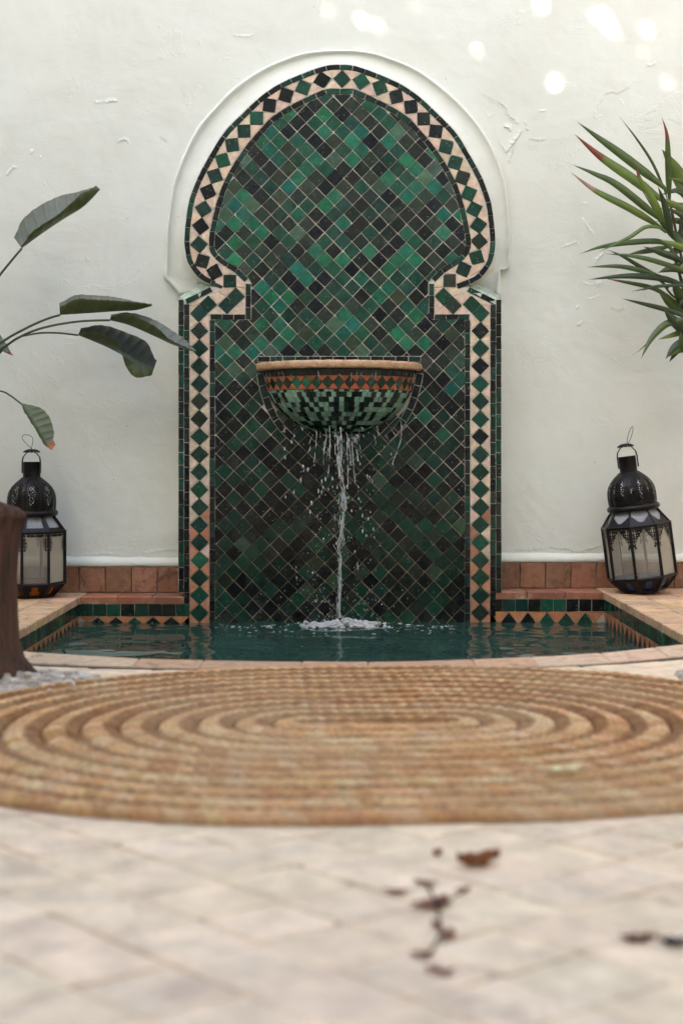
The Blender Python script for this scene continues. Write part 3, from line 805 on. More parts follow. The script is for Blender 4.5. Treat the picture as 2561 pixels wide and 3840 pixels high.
# pale glazed tiles on the sloping shoulder sills
for S in (lambda q: q, lambda q: [(2 * MX - a, b) for a, b in q]):
    f0, f1, b0, b1 = S([(692, 1126)])[0], S([(798, 1072)])[0], S([(672, 1110)])[0], S([(770, 1056)])[0]
    for i in range(3):
        a, b = i / 3 + .008, (i + 1) / 3 - .008
        q = [W(lerp(f0[0], f1[0], a), lerp(f0[1], f1[1], a), YP - .003), W(lerp(f0[0], f1[0], b), lerp(f0[1], f1[1], b), YP - .003),
             W(lerp(b0[0], b1[0], b), lerp(b0[1], b1[1], b), -0.045), W(lerp(b0[0], b1[0], a), lerp(b0[1], b1[1], a), -0.045)]
        dn = Vector((0, 0, -0.014))
        mk('sill_tile', q + [p + dn for p in q], [(0, 1, 2, 3), (0, 4, 5, 1), (1, 5, 6, 2), (2, 6, 7, 3), (3, 7, 4, 0)], ZEL, fount, q[0], vary((0.42, 0.52, 0.44), 0.1, 0.05))

# moulded plaster archivolt
outL = catmull([(1274, 183), (1190, 187), (1110, 201), (980, 255), (866, 335), (784, 420), (719, 512), (670, 620), (640, 735), (625, 850), (619, 960), (612, 1024)], 8) + [Vector((608, 1036)), Vector((640, 1070)), Vector((672, 1108))]
outR = catmull([(1274, 183), (1359, 187), (1440, 204), (1568, 258), (1680, 340), (1765, 425), (1830, 515), (1878, 620), (1903, 735), (1912, 850), (1912, 1000)], 8) + [Vector((1910, 1005)), Vector((1878, 1008)), Vector((1878, 1060)), Vector((1878, 1112))]
inL = OEs[:-4] + [Vector((792, 1070))]; inR = mir(inL)
def archivolt(o_, i_, flip):
    m = 90; o_ = resample(o_, n=m); i_ = resample(i_, n=m)
    prof = [(0, .01), (0.0, -.006), (.02, -.016), (.05, -.024), (.10, -.026), (.14, -.022), (.19, -.015), (.55, -.017), (.92, -.024), (1.02, -.040), (1.02, .01)]
    vs = []
    for k in range(m):
        wob = 2.2 * mnoise.noise(Vector((k * .13, 2 if flip else 7, 0)))
        for (u, y) in prof:
            p = o_[k].lerp(i_[k], u); y2 = y + (0.0025 * mnoise.noise(Vector((p.x * .02, p.y * .02, u))) if y < -.01 else 0)
            vs.append(W(p.x + (wob if u < .3 else 0), p.y + (wob if u < .3 else 0), y2))
    r = len(prof); fs = [(k * r + j, k * r + j + 1, (k + 1) * r + j + 1, (k + 1) * r + j) for k in range(m - 1) for j in range(r - 1)]
    fs.append(tuple((m - 1) * r + j for j in range(r)))
    if flip: fs = [tuple(reversed(f)) for f in fs]
    return vs, fs
g = MB()
for a in ((outL, inL, False), (outR, inR, True)): v, f = archivolt(*a); g.add(v, f)
g.build('archivolt', PLASTER, fount, W(1274.5, 1000, 0), smooth=False)
for p in fount.children:
    if p.name.startswith('archivolt'): p.data.shade_smooth() if hasattr(p.data, 'shade_smooth') else None

# ------------------------------------------------------------------ basin
BX = W(1271.5, 1380, YP).x; RT = 0.885
prof = [(.313, RT - .006), (.286, RT - .032), (.281, RT - .055), (.279, RT - .062), (.273, RT - .092), (.268, RT - .112), (.256, RT - .138), (.240, RT - .164), (.218, RT - .190), (.188, RT - .214), (.150, RT - .238), (.110, RT - .258), (.078, RT - .272), (.03, RT - .278), (0.0, RT - .279)]
AB = 0.235 / 0.313
def bowl(r, z, th, off=0.0):
    n = Vector((math.cos(th), -math.sin(th) * AB))
    return Vector((BX + (r + off) * n.x, YP + 0.004 + (r + off) * n.y, z))
def prof_at(s):      # s = drop below the rim, in metres along z
    z = RT - s
    for (r0, z0), (r1, z1) in zip(prof[:-1], prof[1:]):
        if z1 <= z <= z0: return r0 + (r1 - r0) * (z0 - z) / max(z0 - z1, 1e-6)
    return 0.0
vs = []; nt_ = 48
for (r, z) in prof:
    for j in range(nt_ + 1): vs.append(bowl(r - .004, z, math.pi * j / nt_))
fs = [(i * (nt_ + 1) + j, (i + 1) * (nt_ + 1) + j, (i + 1) * (nt_ + 1) + j + 1, i * (nt_ + 1) + j + 1) for i in range(len(prof) - 1) for j in range(nt_)]
basin = mk('basin', vs, fs, m_plain('wet_dark_mortar', (0.075, 0.065, 0.048), 0.4, 0, 40, .4, .4), fount, (BX, YP, RT - .28), smooth=True)
# rim of bare clay
vs = []; rp = [(.296, -.029), (.310, -.0285), (.3145, -.023), (.3155, -.009), (.314, -.002), (.306, .0), (.285, -.002), (.270, -.012)]
for (r, dz) in rp:
    for j in range(nt_ + 1):
        w = .0032 * mnoise.noise(Vector((j * .8, dz * 120, 1)))
        vs.append(bowl(r + w, RT + dz + w * .6, math.pi * j / nt_))
fs = [(i * (nt_ + 1) + j, i * (nt_ + 1) + j + 1, (i + 1) * (nt_ + 1) + j + 1, (i + 1) * (nt_ + 1) + j) for i in range(len(rp) - 1) for j in range(nt_)]
mk('rim', vs, [tuple(reversed(f)) for f in fs], m_clay('rim_clay', 0.4, 30, (0.36, 0.16, 0.07), 0.6, (0.76, 0.58, 0.40), 0.5, 0.9, thr=.5), basin, (BX, YP, RT), (0.64, 0.41, 0.24), smooth=True)
vs = [bowl(.275 * k, RT - .014 + .0008 * math.sin(j * 1.7), math.pi * j / nt_) for k in (0, 1) for j in range(nt_ + 1)]
mk('basin_water', vs, [(j, nt_ + 1 + j, nt_ + 2 + j, j + 1) for j in range(nt_)], WATER, basin, (BX, YP, RT))
def surf_tile(pts, name, mat, col, h=.003):
    """pts: list of (theta, drop) on the bowl surface"""
    lo = [bowl(prof_at(s), RT - s, t, -.003) for t, s in pts]; hi = [bowl(prof_at(s), RT - s, t, h) for t, s in pts]
    c = sum(hi, Vector()) / len(hi); top = [p + (c - p) * .06 + Vector((math.cos(pts[0][0]), -math.sin(pts[0][0]), 0)) * .0008 for p in hi]
    n = len(pts); fs = []
    for i in range(n):
        j = (i + 1) % n; fs += [(i, n + i, n + j, j), (n + i, 2 * n + i, 2 * n + j, n + j)]
    fs.append(tuple(range(2 * n, 3 * n))[::-1])
    fs = [tuple(reversed(f)) for f in fs] if False else fs
    mk(name, lo + hi + top, fs, mat, basin, c, col)
def ths(r, w, gap=0.0):
    """angles that cut the half ellipse of radius r in pieces about w long"""
    N_ = 400; acc = [0.0]
    for i in range(N_):
        a, b = math.pi * i / N_, math.pi * (i + 1) / N_
        acc.append(acc[-1] + r * math.hypot(math.cos(b) - math.cos(a), AB * (math.sin(b) - math.sin(a))))
    n = max(3, round(acc[-1] / w)); res = []; j = 0
    for i in range(n + 1):
        s = acc[-1] * i / n
        while j < N_ - 1 and acc[j + 1] < s: j += 1
        res.append(math.pi * (j + (s - acc[j]) / max(acc[j + 1] - acc[j], 1e-9)) / N_)
    return res
WETD = [(0.009, 0.012, 0.011), (0.012, 0.018, 0.014), (0.016, 0.030, 0.020)]
T = ths(.283, .045)                       # dark course under the rim
for a, b in zip(T[:-1], T[1:]): surf_tile([(a + .004, .054), (b - .004, .054), (b - .004, .034), (a + .004, .034)], 'rim_course_tile', ZEL, vary(random.choice(WETD), .2))
T = ths(.276, .040)                       # lozenge band
s0, s1 = .056, .104; sm = (s0 + s1) / 2
for i, (a, b) in enumerate(zip(T[:-1], T[1:])):
    m = (a + b) / 2; e = .005
    surf_tile([(m, s1 - .001), (b - e, sm), (m, s0 + .001), (a + e, sm)], 'basin_lozenge', ZEL, vary(random.choice(GREEN + BRIGHT[:2] + OLIVE[:1]), .2, .1))
    surf_tile([(a + .002, sm + .002), (a + .002 + (m - a) * .95, s1), (a - (m - a) * .95, s1)] if i else [(a + .002, sm + .002), (a + (m - a) * .95, s1), (a + .002, s1)], 'basin_triangle', PINK, vary((0.42, 0.11, 0.040), .2, .08))
    surf_tile([(a + .002, sm - .002), (a - (m - a) * .95, s0), (a + .002 + (m - a) * .95, s0)] if i else [(a + .002, sm - .002), (a + .002, s0), (a + (m - a) * .95, s0)], 'basin_triangle', PINK, vary((0.42, 0.11, 0.040), .2, .08))
drops = [.106, .115, .1335, .152, .170, .1875, .204, .220, .235, .248, .259, .268]
for k, (sa_, sb_) in enumerate(zip(drops[:-1], drops[1:])):
    r = prof_at((sa_ + sb_) / 2); T = ths(r, .0185); sh_ = rnd(0, 1)
    for i, (a, b) in enumerate(zip(T[:-1], T[1:])):
        e = .0009 / max(r, .05); pale = random.random() < (0.50 if k < 8 else 0.30)
        run_ = 0 if pale else (run_ + 1 if i else 1)
        if run_ > 2 and k < 8: pale, run_ = True, 0
        surf_tile([(a + e, sb_ - .0005), (b - e, sb_ - .0005), (b - e, sa_ + .0005), (a + e, sa_ + .0005)],
                  'pale_mosaic_tile' if pale else 'dark_mosaic_tile', ZEL, vary((0.21, 0.365, 0.275), .2, .06) if pale else vary(random.choice(WETD), .3))
# strip of dark tiles on the panel round the basin
bk = MB(); rimp = [(965, 1347), (1579, 1347)]
strip([(966, 1346), (1578, 1346)], 19, 47, 'basin_edging_tile', DARK + GREEN[2:], 0.003, panel, gap=3)
side = catmull([(975, 1400), (985, 1450), (1003, 1510), (1027, 1560), (1058, 1605), (1098, 1645)], 6)
for S in (lambda q: q, mir): strip(S(side), 24, 46, 'basin_edging_tile', DARK + GREEN[2:], 0.003, panel, gap=3)
for path, w in (([(966, 1346), (1578, 1346)], 23), (side, 28), (mir(side), 28)):
    P = resample([Vector(p) for p in path], 8); A = offset(P, w / 2); B = offset(P, -w / 2)
    n = len(P); vs = [W(p.x, p.y, YP - .0045) for p in A] + [W(p.x, p.y, YP - .0045) for p in B]
    bk.add(vs, [(i, i + 1, n + i + 1, n + i) for i in range(n - 1)])
bk.build('basin_edging_bed', GROUT, panel)

# ------------------------------------------------------------------ falling water, splash
fw = MB()
ZQ = lambda a, b: (960 + a / 2.45, 1560 + b / 2.45)
def stream(pts, Y0, Y1, w, breaks=0.25, strands=1):
    P = catmull([ZQ(*p) for p in pts], 3)
    for s in range(strands):
        run = []; rad = []
        ph = rnd(0, 50)
        for i, p in enumerate(P):
            t = i / (len(P) - 1)
            n1 = mnoise.noise(Vector((i * .10 + ph, s * 7.3, 0))); n2 = mnoise.noise(Vector((i * .33, s * 3.1 + ph, 4)))
            r = w * (0.55 + 0.65 * n2 + 0.35 * n1)
            q = W(p.x + (n1 * w * 1500 if strands > 1 else n1 * 2), p.y, lerp(Y0, Y1, t) + n2 * .004)
            if n1 < -0.5 + breaks or r < w * .18:
                if len(run) > 2: fw.tube(run, [rr * math.sin(math.pi * min(1, (k + .3) / 2.5) / 2) if k < 2 else (rr if k < len(rad) - 2 else rr * .45) for k, rr in enumerate(rad)], 6)
                run, rad = [], []
            else: run.append(q); rad.append(max(r, w * .2))
        if len(run) > 2: fw.tube(run, rad, 6)
MAIN = [(765, 180), (765, 400), (775, 560), (795, 700), (800, 870), (785, 950), (775, 1080), (755, 1190), (770, 1260), (765, 1400), (768, 1560), (755, 1700), (765, 1860)]
def rope(pts, Y, n, spread, w, brk):
    P = catmull([ZQ(*p) for p in pts], 4); m = len(P)
    for s in range(n):
        ph = rnd(0, 99); off = random.gauss(0, .55); run, rad = [], []
        for i, p in enumerate(P):
            t = i / (m - 1)
            bulge = 1 + 1.3 * math.exp(-((p.y - 2040) / 30) ** 2) + .8 * math.exp(-((p.y - 1880) / 40) ** 2)
            a = mnoise.noise(Vector((i * .075 + ph, s * 1.7, 0))); b = mnoise.noise(Vector((i * .26 + ph, 3, s)))
            q = W(p.x + spread * bulge * (off + .9 * a) + 1.2 * b, p.y, Y + .004 * b); r = w * (.75 + .8 * b)
            if a * .7 + b * .6 < brk or r < w * .3:
                if len(run) > 3: fw.tube(run, [rr * min(1, .3 + .35 * min(k, len(rad) - 1 - k)) for k, rr in enumerate(rad)], 6)
                run, rad = [], []
            else: run.append(q); rad.append(r)
        if len(run) > 3: fw.tube(run, [rr * min(1, .3 + .35 * min(k, len(rad) - 1 - k)) for k, rr in enumerate(rad)], 6)
rope(MAIN[:5], -.25, 12, 9, .0017, -.05); rope(MAIN[3:], -.25, 19, 6.5, .0015, .02); rope(MAIN[3:], -.255, 3, 3, .0020, -.05)
for i in range(34):                       # strands let go all along the underside of the basin
    a = random.gauss(770, 170); b = 90 + abs(a - 770) * -.12 + rnd(20, 150); L_ = rnd(60, 360) * math.exp(-((a - 770) / 260) ** 2)
    rope([(a, b), (a + (a - 770) * .05 + rnd(-8, 8), b + L_ * .5), (a + (a - 770) * .10 + rnd(-12, 12), b + L_ + 30)], rnd(-.33, -.2), 1, 2, rnd(.0011, .0020), -.02)
for pts, Y, w in (([(555, 130), (550, 280), (530, 430)], -.26, .0024), ([(675, 80), (680, 300), (660, 560)], -.29, .0026), ([(740, 170), (755, 300), (770, 560)], -.28, .0028),
               ([(835, 230), (840, 400), (845, 620)], -.28, .0024), ([(880, 230), (895, 450), (915, 660)], -.27, .0026), ([(900, 180), (925, 330), (945, 420)], -.26, .0024),
               ([(1330, 40), (1335, 180), (1300, 310), (1250, 440)], -.17, .0026), ([(620, 230), (622, 360), (618, 450)], -.27, .0016), ([(775, 100), (780, 170), (772, 260)], -.30, .0026),
               ([(500, 280), (480, 330)], -.24, .002), ([(1110, 90), (1130, 180)], -.24, .0026), ([(1240, 120), (1290, 190)], -.2, .002), ([(260, 90), (262, 150)], -.2, .003), ([(720, 900), (725, 1000)], -.25, .0018),
               ([(365, 1380), (375, 1520)], -.25, .0018), ([(935, 1340), (937, 1420)], -.24, .0024), ([(560, 900), (565, 930)], -.2, .0016)):
    stream(pts, Y, Y - .01, w, .12)
big = [(512, 800), (495, 880), (270, 745), (410, 590), (635, 580), (665, 675), (700, 650), (705, 575), (585, 740), (575, 690), (835, 650), (845, 750), (935, 650), (1070, 600), (1090, 1115), (975, 915), (1030, 945),
       (520, 1440), (910, 1250), (1255, 440), (335, 240), (258, 300), (320, 235), (480, 490), (1240, 350), (1010, 1100), (430, 465), (440, 505), (620, 660), (745, 655), (875, 870), (940, 760), (955, 850), (1020, 550), (1045, 560), (935, 400), (960, 440), (1175, 280), (345, 700), (620, 1130), (1055, 885), (980, 1060), (1075, 1040), (600, 700), (605, 600), (350, 180), (425, 120), (270, 380)]
for a, b in big:
    p = ZQ(a + rnd(-4, 4), b); s = rnd(.0022, .0038); fw.ball(W(p[0], p[1], rnd(-.36, -.18)), (s, s, s * rnd(1.7, 2.6)), 7, 6, jit=.12)
for i in range(260):
    p = ZQ(random.gauss(780, 210), rnd(150, 1800)); s = rnd(.0009, .0019)
    if i % 3 == 0: p = ZQ(random.gauss(780, 330), rnd(1580, 1850))
    fw.ball(W(p[0], p[1], rnd(-.4, -.16)), (s, s, s * rnd(1.2, 2.6)), 5, 4)
# water clinging to the basin and dripping off the rim
for i in range(40):
    th = rnd(.06, math.pi - .06)
    if abs(th - math.pi / 2) < .8 and random.random() < .45: continue
    s = rnd(.034, .05); L = rnd(.01, .045); w = rnd(.0008, .0020)
    if random.random() < .3: s = rnd(.06, .2)
    pts = [bowl(prof_at(s + L * k / 4), RT - s - L * k / 4, th + rnd(-.008, .008), .0035) for k in range(5)]
    fw.tube(pts, [w * .4, w, w * 1.3, w, w * .3], 5)
o = fw.build('falling_water', DROP, smooth=True); tag(o, 'water pouring off the mosaic basin in streams and drops', kind='stuff')

sp = MB()
for i in range(420):
    u = random.gauss(0, 1); x = IMP.x + u * .075 + .012; dep = rnd(-.30, -.17)
    hgt = .040 * math.exp(-(u * .75) ** 2) * (0.25 + 1.5 * abs(mnoise.noise(Vector((x * 26, 1, 2)))))
    z = ZW + rnd(-.003, hgt); s = rnd(.0022, .0085) * (1.1 - .6 * min(1, abs(z - ZW) / .04))
    sp.ball((x, dep, z), (s * rnd(.9, 2.0), s, s * rnd(.6, 1.1)), 7, 5, jit=.30)
for i in range(190):                        # bubbles and flecks drifting away
    u = rnd(-1, 1); x = IMP.x + math.copysign(abs(u) ** 1.6, u) * .46; dep = -.19 - abs(random.gauss(0, .13))
    if x < -.9 or x > .9: continue
    s = rnd(.0012, .0034); sp.ball((x, dep, ZW + wave(x, dep) + s * .2), (s * rnd(1, 2.6), s, s * .6), 6, 4)
for i in range(26):                         # thrown beads and little crowns
    x = IMP.x + random.gauss(0, .075); z = ZW + rnd(.02, .055); s = rnd(.001, .0026)
    sp.ball((x, rnd(-.36, -.2), z), (s, s, s * 1.3), 5, 4)
for i in range(26):
    x = IMP.x + random.gauss(0, .07); y = rnd(-.30, -.18); h = rnd(.008, .024); lean = rnd(-.014, .014)
    sp.tube([(x, y, ZW - .003), (x + lean * .4, y, ZW + h * .55), (x + lean, y, ZW + h)], [.0055, .0026, .0008], 5)
o = sp.build('splash_foam', DROP, smooth=True); tag(o, 'white splashing foam where the falling water meets the pool', kind='stuff')

# ------------------------------------------------------------------ unseen rest of the courtyard, added behind the camera for shade and warm bounce
house = empty('unseen_house', (0, -11.2, 0), 'unseen plastered house added across the courtyard, behind the viewer, to shade it', 'house')
h = MB(); HT = 10.1
h.box((-9, -12.5, -0.012), (9, -11.0, HT)); h.build('wall', BUILD, house)
h = MB(); h.box((-9.05, -12.5, HT), (9.05, -10.96, HT + .08)); h.build('parapet', BUILD, house)
DOORM = m_plain('dark_door_wood', (0.09, 0.05, 0.03), .6)
for x0, x1, z0, z1, nm in ((-.6, .6, 0, 2.4, 'door'), (-4, -2.8, .9, 2.3, 'window'), (2.8, 4, .9, 2.3, 'window'), (-3.4, -2.4, 4, 5.6, 'window'), (-.5, .5, 4, 5.6, 'window'), (2.4, 3.4, 4, 5.6, 'window')):
    h = MB(); h.box((x0, -11.0, z0), (x1, -10.97, z1)); h.build(nm, DOORM, house)
for sx, nm in ((-1, 'left'), (1, 'right')):
    w_ = MB(); w_.box((sx * 3.6, -11.0, -0.012), (sx * 3.9, 1.5, 4.4)); o = w_.build('unseen_side_wall', BUILD)
    tag(o, 'unseen plastered side wall added to shade the courtyard on the ' + nm, 'wall')

# ------------------------------------------------------------------ tree whose crown dapples the top of the wall
tree = empty('courtyard_tree', (-3.2, -5.9, 0), 'broad leafy courtyard tree behind the viewer', 'tree')
t_ = MB(); t_.tube([(-3.2, -5.9, 0), (-3.15, -5.85, 2), (-2.9, -5.75, 4), (-2.4, -5.6, 5.8), (-2.1, -5.5, 6.6)], [.16, .14, .12, .08, .04], 10)
for a in ((-3.3, -5.4, 6.4), (-1.2, -5.6, 6.8), (-.6, -5.4, 7.3), (-3.4, -5.6, 7.2), (-2.0, -5.3, 7.9)):
    t_.tube([(-2.85, -5.73, 4.3), Vector((-2.5, -5.6, 5.6)).lerp(Vector(a), .4), a], [.07, .05, .015], 6)
t_.build('trunk', WOOD, tree)
dap = [(765, 12, 20), (828, 38, 24), (945, 8, 24), (1045, 112, 40), (1068, 96, 18), (1350, 34, 22), (1390, 28, 36), (1403, 56, 26), (1487, 66, 30), (1475, 110, 18), (1272, 180, 22),
       (1522, 184, 40), (870, 60, 10), (560, 14, 14), (1140, 6, 12), (700, 18, 10), (1240, 14, 14)]
rays = [(W(a * 1.6333, b * 1.6333, 0), c * .5 * .00104) for a, b, c in dap]
cr = MB(); random.seed(21); tries = 0; nl = 0
while nl < 17000 and tries < 80000:
    tries += 1
    hit = Vector((rnd(-2.3, 2.3), 0, rnd(1.45, 3.35)))
    # a little denser towards the middle, ragged outline
    if abs(hit.x) > 1.8 and random.random() < .5: continue
    t = rnd(6.6, 8.2); p = hit + sd * t
    L = rnd(.05, .085)
    bad = False
    for q, rr in rays:
        v = p - q; d_ = (v - sd * v.dot(sd)).length
        if d_ < L * .44 + max(0.004, rr - .007): bad = True; break
    if bad: continue
    n_ = Vector((random.gauss(0, .6), random.gauss(0, .6), 1)).normalized(); n_ = (n_ + sd * .9).normalized()
    a = n_.orthogonal().normalized(); a = (Matrix.Rotation(rnd(0, 6.28), 3, n_) @ a); b = n_.cross(a)
    c = vary((0.045, 0.10, 0.025), .35, .15)
    cr.add([p - a * L, p + b * L * .42, p + a * L, p - b * L * .42], [(0, 1, 2, 3)], c); nl += 1
cr.build('crown', LEAF, tree)
random.seed(11)

# ------------------------------------------------------------------ lanterns
GLASS = m_glass('dusty_glass', (0.85, 0.82, 0.75), 0.12); AMBER = m_glass('amber_glass', (0.50, 0.17, 0.03), 0.45); BLUE = m_glass('blue_glass', (0.03, 0.06, 0.22), 0.6)
TOPGL = m_glass('pale_glass', (0.55, 0.57, 0.58), 0.30, 0.12)
def lantern(label, at, spin, lean, base_glass, style):
    root = empty('lantern', at, label, 'lantern', 'pierced metal lanterns either side of the pool')
    root.rotation_euler = lean; n = 8
    M = Matrix.LocRotScale(Vector(at), __import__('mathutils').Euler(lean), None); WM[root.name] = Matrix.Identity(4)
    # parts are written in the lantern's own space
    def put(mb, name, mat, par=None, smooth=False):
        o = mb.build(name, mat, par or root, smooth=smooth); WM[o.name] = Matrix.Identity(4); return o
    V = lambda k, r, z: Vector((r * math.sin(spin + k * math.pi / 4), -r * math.cos(spin + k * math.pi / 4), z))
    RB, RM, RS = .080, .127, .086; z1, z2, z3 = .055, .250, .306
    def slab(mb, q, t):         # quad with thickness t along its inward normal
        nrm = (q[1] - q[0]).cross(q[3] - q[0]).normalized()
        mb.add(list(q) + [p - nrm * t for p in q], [(0, 1, 2, 3), (7, 6, 5, 4), (0, 4, 5, 1), (1, 5, 6, 2), (2, 6, 7, 3), (3, 7, 4, 0)])
    fr = MB()      # base frame
    fr.add([V(k, RB, 0.004) for k in range(8)] + [V(k, RB, 0) for k in range(8)], [tuple(range(8)), tuple(range(15, 7, -1))] + [(k, 8 + k, 8 + (k + 1) % 8, (k + 1) % 8) for k in range(8)])
    for k in range(8):
        fr.tube([V(k, RB, .004), V(k, RM, z1)], .0055, 6); fr.tube([V(k, RB, .006), V(k + 1, RB, .006)], .006, 6); fr.tube([V(k, RM, z1), V(k + 1, RM, z1)], .0058, 6)
        a, b, c, d = V(k, RB, .004), V(k + 1, RB, .004), V(k + 1, RM, z1), V(k, RM, z1)
        for (u0, u1, w0, w1) in ((0, .26, 0, 1), (.74, 1, 0, 1), (.26, .74, .78, 1), (.26, .74, 0, .12), (.26, .36, .45, .78), (.64, .74, .45, .78)):
            f = lambda u, w: a.lerp(b, u).lerp(d.lerp(c, u), w)
            slab(fr, (f(u0, w0), f(u1, w0), f(u1, w1), f(u0, w1)), .002)
    base = put(fr, 'base', METAL)
    for k in range(8):
        e = .004; g = MB(); cc = lambda r, z: None
        q = [V(k, RB - e, .006), V(k + 1, RB - e, .006), V(k + 1, RM - e, z1), V(k, RM - e, z1)]
        slab(g, q, .0015); put(g, 'base_pane', base_glass, base)
        g = MB(); q = [V(k, RM - .004, z1), V(k + 1, RM - .004, z1), V(k + 1, RM - .004, z2), V(k, RM - .004, z2)]
        slab(g, q, .0015); put(g, 'glass_pane', GLASS)
        g = MB(); g.tube([V(k, RM, z1 - .002), V(k, RM, z2 + .002)], .0058, 6); put(g, 'post', METAL)
        # pierced corner brackets: a sheet cut cell by cell
        g = MB(); nu, nv = 30, 34; hgt = .086
        A, B = V(k, RM + .001, z2), V(k + 1, RM + .001, z2)
        nrm = (A + B); nrm.z = 0; nrm.normalize()
        for i in range(nu):
            for j in range(nv):
                u, v = (i + .5) / nu, (j + .5) / nv * hgt
                ue = min(u, 1 - u)
                if style == 'arch':
                    depth = .008 + .072 * max(0, 1 - ue / .47) ** 1.15 + .007 * abs(math.sin(ue * 26))
                    if ue < .16: depth = .078 + .006 * math.sin(ue * 60)
                else:
                    depth = .016 + .003 * abs(math.sin(u * 40))
                    if ue < .2: depth = .062 + .010 * math.cos((ue - .1) * 22)
                if v > depth: continue
                cu, cv = (u * 9) % 1 - .5, (v / .0135) % 1 - .5
                if .17 < math.hypot(cu, cv) < .40 and v > .006 and v < depth - .005 and ue > .05 and not (abs(cu) < .09 or abs(cv) < .09): continue
                u0, u1, v0, v1 = i / nu, (i + 1) / nu, j / nv * hgt, (j + 1) / nv * hgt
                dn = Vector((0, 0, -1))
                p = [A.lerp(B, u0) + dn * v1, A.lerp(B, u1) + dn * v1, A.lerp(B, u1) + dn * v0, A.lerp(B, u0) + dn * v0]
                m0 = len(g.v); g.add([q_ + nrm * .0015 for q_ in p], [(0, 1, 2, 3)])
        put(g, 'filigree', METAL)
    g = MB()       # shoulder frame with embossed edges
    for k in range(8):
        g.tube([V(k, RM, z2), V(k + 1, RM, z2)], .0062, 6); g.tube([V(k, RM, z2), V(k, RS, z3)], .0045, 6)
        a, b, c, d = V(k, RM, z2), V(k + 1, RM, z2), V(k + 1, RS, z3), V(k, RS, z3)
        f = lambda u, w: a.lerp(b, u).lerp(d.lerp(c, u), w)
        m_ = 14
        for i in range(m_):
            u0, u1 = i / m_, (i + 1) / m_; uc = (u0 + u1) / 2; e = min(uc, 1 - uc)
            top = (.28 + .5 * max(0, 1 - e / .42)) if style == 'arch' else (.26 if e > .17 else .97)
            slab(g, (f(u0, 0), f(u1, 0), f(u1, top), f(u0, top)), .0018)
    sho = put(g, 'shoulder', METAL)
    for k in range(8):
        g = MB(); q = [V(k, RM - .005, z2 - .001), V(k + 1, RM - .005, z2 - .001), V(k + 1, RS - .005, z3 - .001), V(k, RS - .005, z3 - .001)]
        slab(g, q, .0012); put(g, 'shoulder_pane', TOPGL, sho)
    g = MB()       # ribbed ring
    g.tube([V(k / 6, .087 * (1 / math.cos((k % 6 - 3) * math.pi / 24) if False else 1), z3 + .011) for k in range(49)], [.0115 + .0008 * (k % 2) for k in range(49)], 8, cap=False)
    put(g, 'ring', METAL, smooth=True)
    # dome: eight gores with pierced rosettes
    zd0, zd1 = z3 + .012, z3 + .146
    dp = [(0, .0835), (.15, .0865), (.32, .0875), (.48, .0860), (.62, .0810), (.74, .0720), (.84, .0600), (.92, .0470), (.97, .0380), (1.0, .033)]
    def dr(t):
        for (t0, r0), (t1, r1) in zip(dp[:-1], dp[1:]):
            if t <= t1: 
                u = (t - t0) / (t1 - t0); return r0 + (r1 - r0) * u
        return dp[-1][1]
    g = MB(); nu, nv = 26, 52
    for k in range(8):
        idx = {}
        def vert(i, j):
            if (i, j) not in idx:
                u, t = i / nu, j / nv
                a = V(k + u, dr(t), zd0 + (zd1 - zd0) * t)
                bul = 1 + .05 * math.sin(math.pi * u) ** .7 * (1 - t ** 4)
                idx[(i, j)] = len(vv); vv.append(Vector((a.x * bul, a.y * bul, a.z)))
            return idx[(i, j)]
        vv = []; ff = []
        for j in range(nv):
            for i in range(nu):
                u, t = (i + .5) / nu - .5, (j + .5) / nv
                # rosette: rings of petal holes inside a pointed oval
                e = math.hypot(u / .34, (t - .50) / .36)
                hole = False
                if e < 1:
                    dx, dz = u * .066, (t - .44) * .14
                    rr, an = math.hypot(dx, dz), math.atan2(dz, dx)
                    if rr < .022: hole = (.004 < rr < .008 and math.cos(an * 6) > -.1) or (.0105 < rr < .0150 and math.cos(an * 8 + 1) > .1) or (.0175 < rr < .0215 and math.cos(an * 14) > .2)
                    else: hole = math.sin(dx * 620) * math.sin(dz * 560 + .6) > .38
                if not hole: ff.append((vert(i, j), vert(i + 1, j), vert(i + 1, j + 1), vert(i, j + 1)))
        g.add(vv, ff)
        g.tube([V(k, dr(j / 14) + .001, zd0 + (zd1 - zd0) * j / 14) for j in range(15)], .0016, 5)
    put(g, 'dome', METAL, smooth=True)
    g = MB(); zn = zd1 - .004; hn = .062
    prf = [(.0335, zn), (.0325, zn + .004), (.0325, zn + hn), (.0335, zn + hn + .001), (.031, zn + hn), (.031, zn + .004)]
    vv = [Vector((r * math.sin(2 * math.pi * j / 24), -r * math.cos(2 * math.pi * j / 24), z)) for r, z in prf for j in range(24)]
    g.add(vv, [(i * 24 + j, i * 24 + (j + 1) % 24, (i + 1) * 24 + (j + 1) % 24, (i + 1) * 24 + j) for i in range(5) for j in range(24)])
    put(g, 'neck', METAL, smooth=True)
    zt = zn + hn + .040
    def strap(sx):
        g = MB(); pts = [(.036 * sx, zn + .020), (.036 * sx, zn + hn), (.033 * sx, zn + hn + .018), (.022 * sx, zn + hn + .032), (.012 * sx, zt)]
        vv = []
        for (x, z) in pts:
            for (dx, dy) in ((-.0015, -.006), (.0015, -.006), (.0015, .006), (-.0015, .006)): vv.append((x + dx, dy - .012 * (1 if sx > 0 else 0), z))
        g.add(vv, [(i * 4 + j, i * 4 + (j + 1) % 4, i * 4 + 4 + (j + 1) % 4, i * 4 + 4 + j) for i in range(4) for j in range(4)]); put(g, 'strap', METAL)
    strap(-1); strap(1)
    g = MB(); m = 32        # scalloped cap
    vv = [Vector((0, 0, zt + .010))]
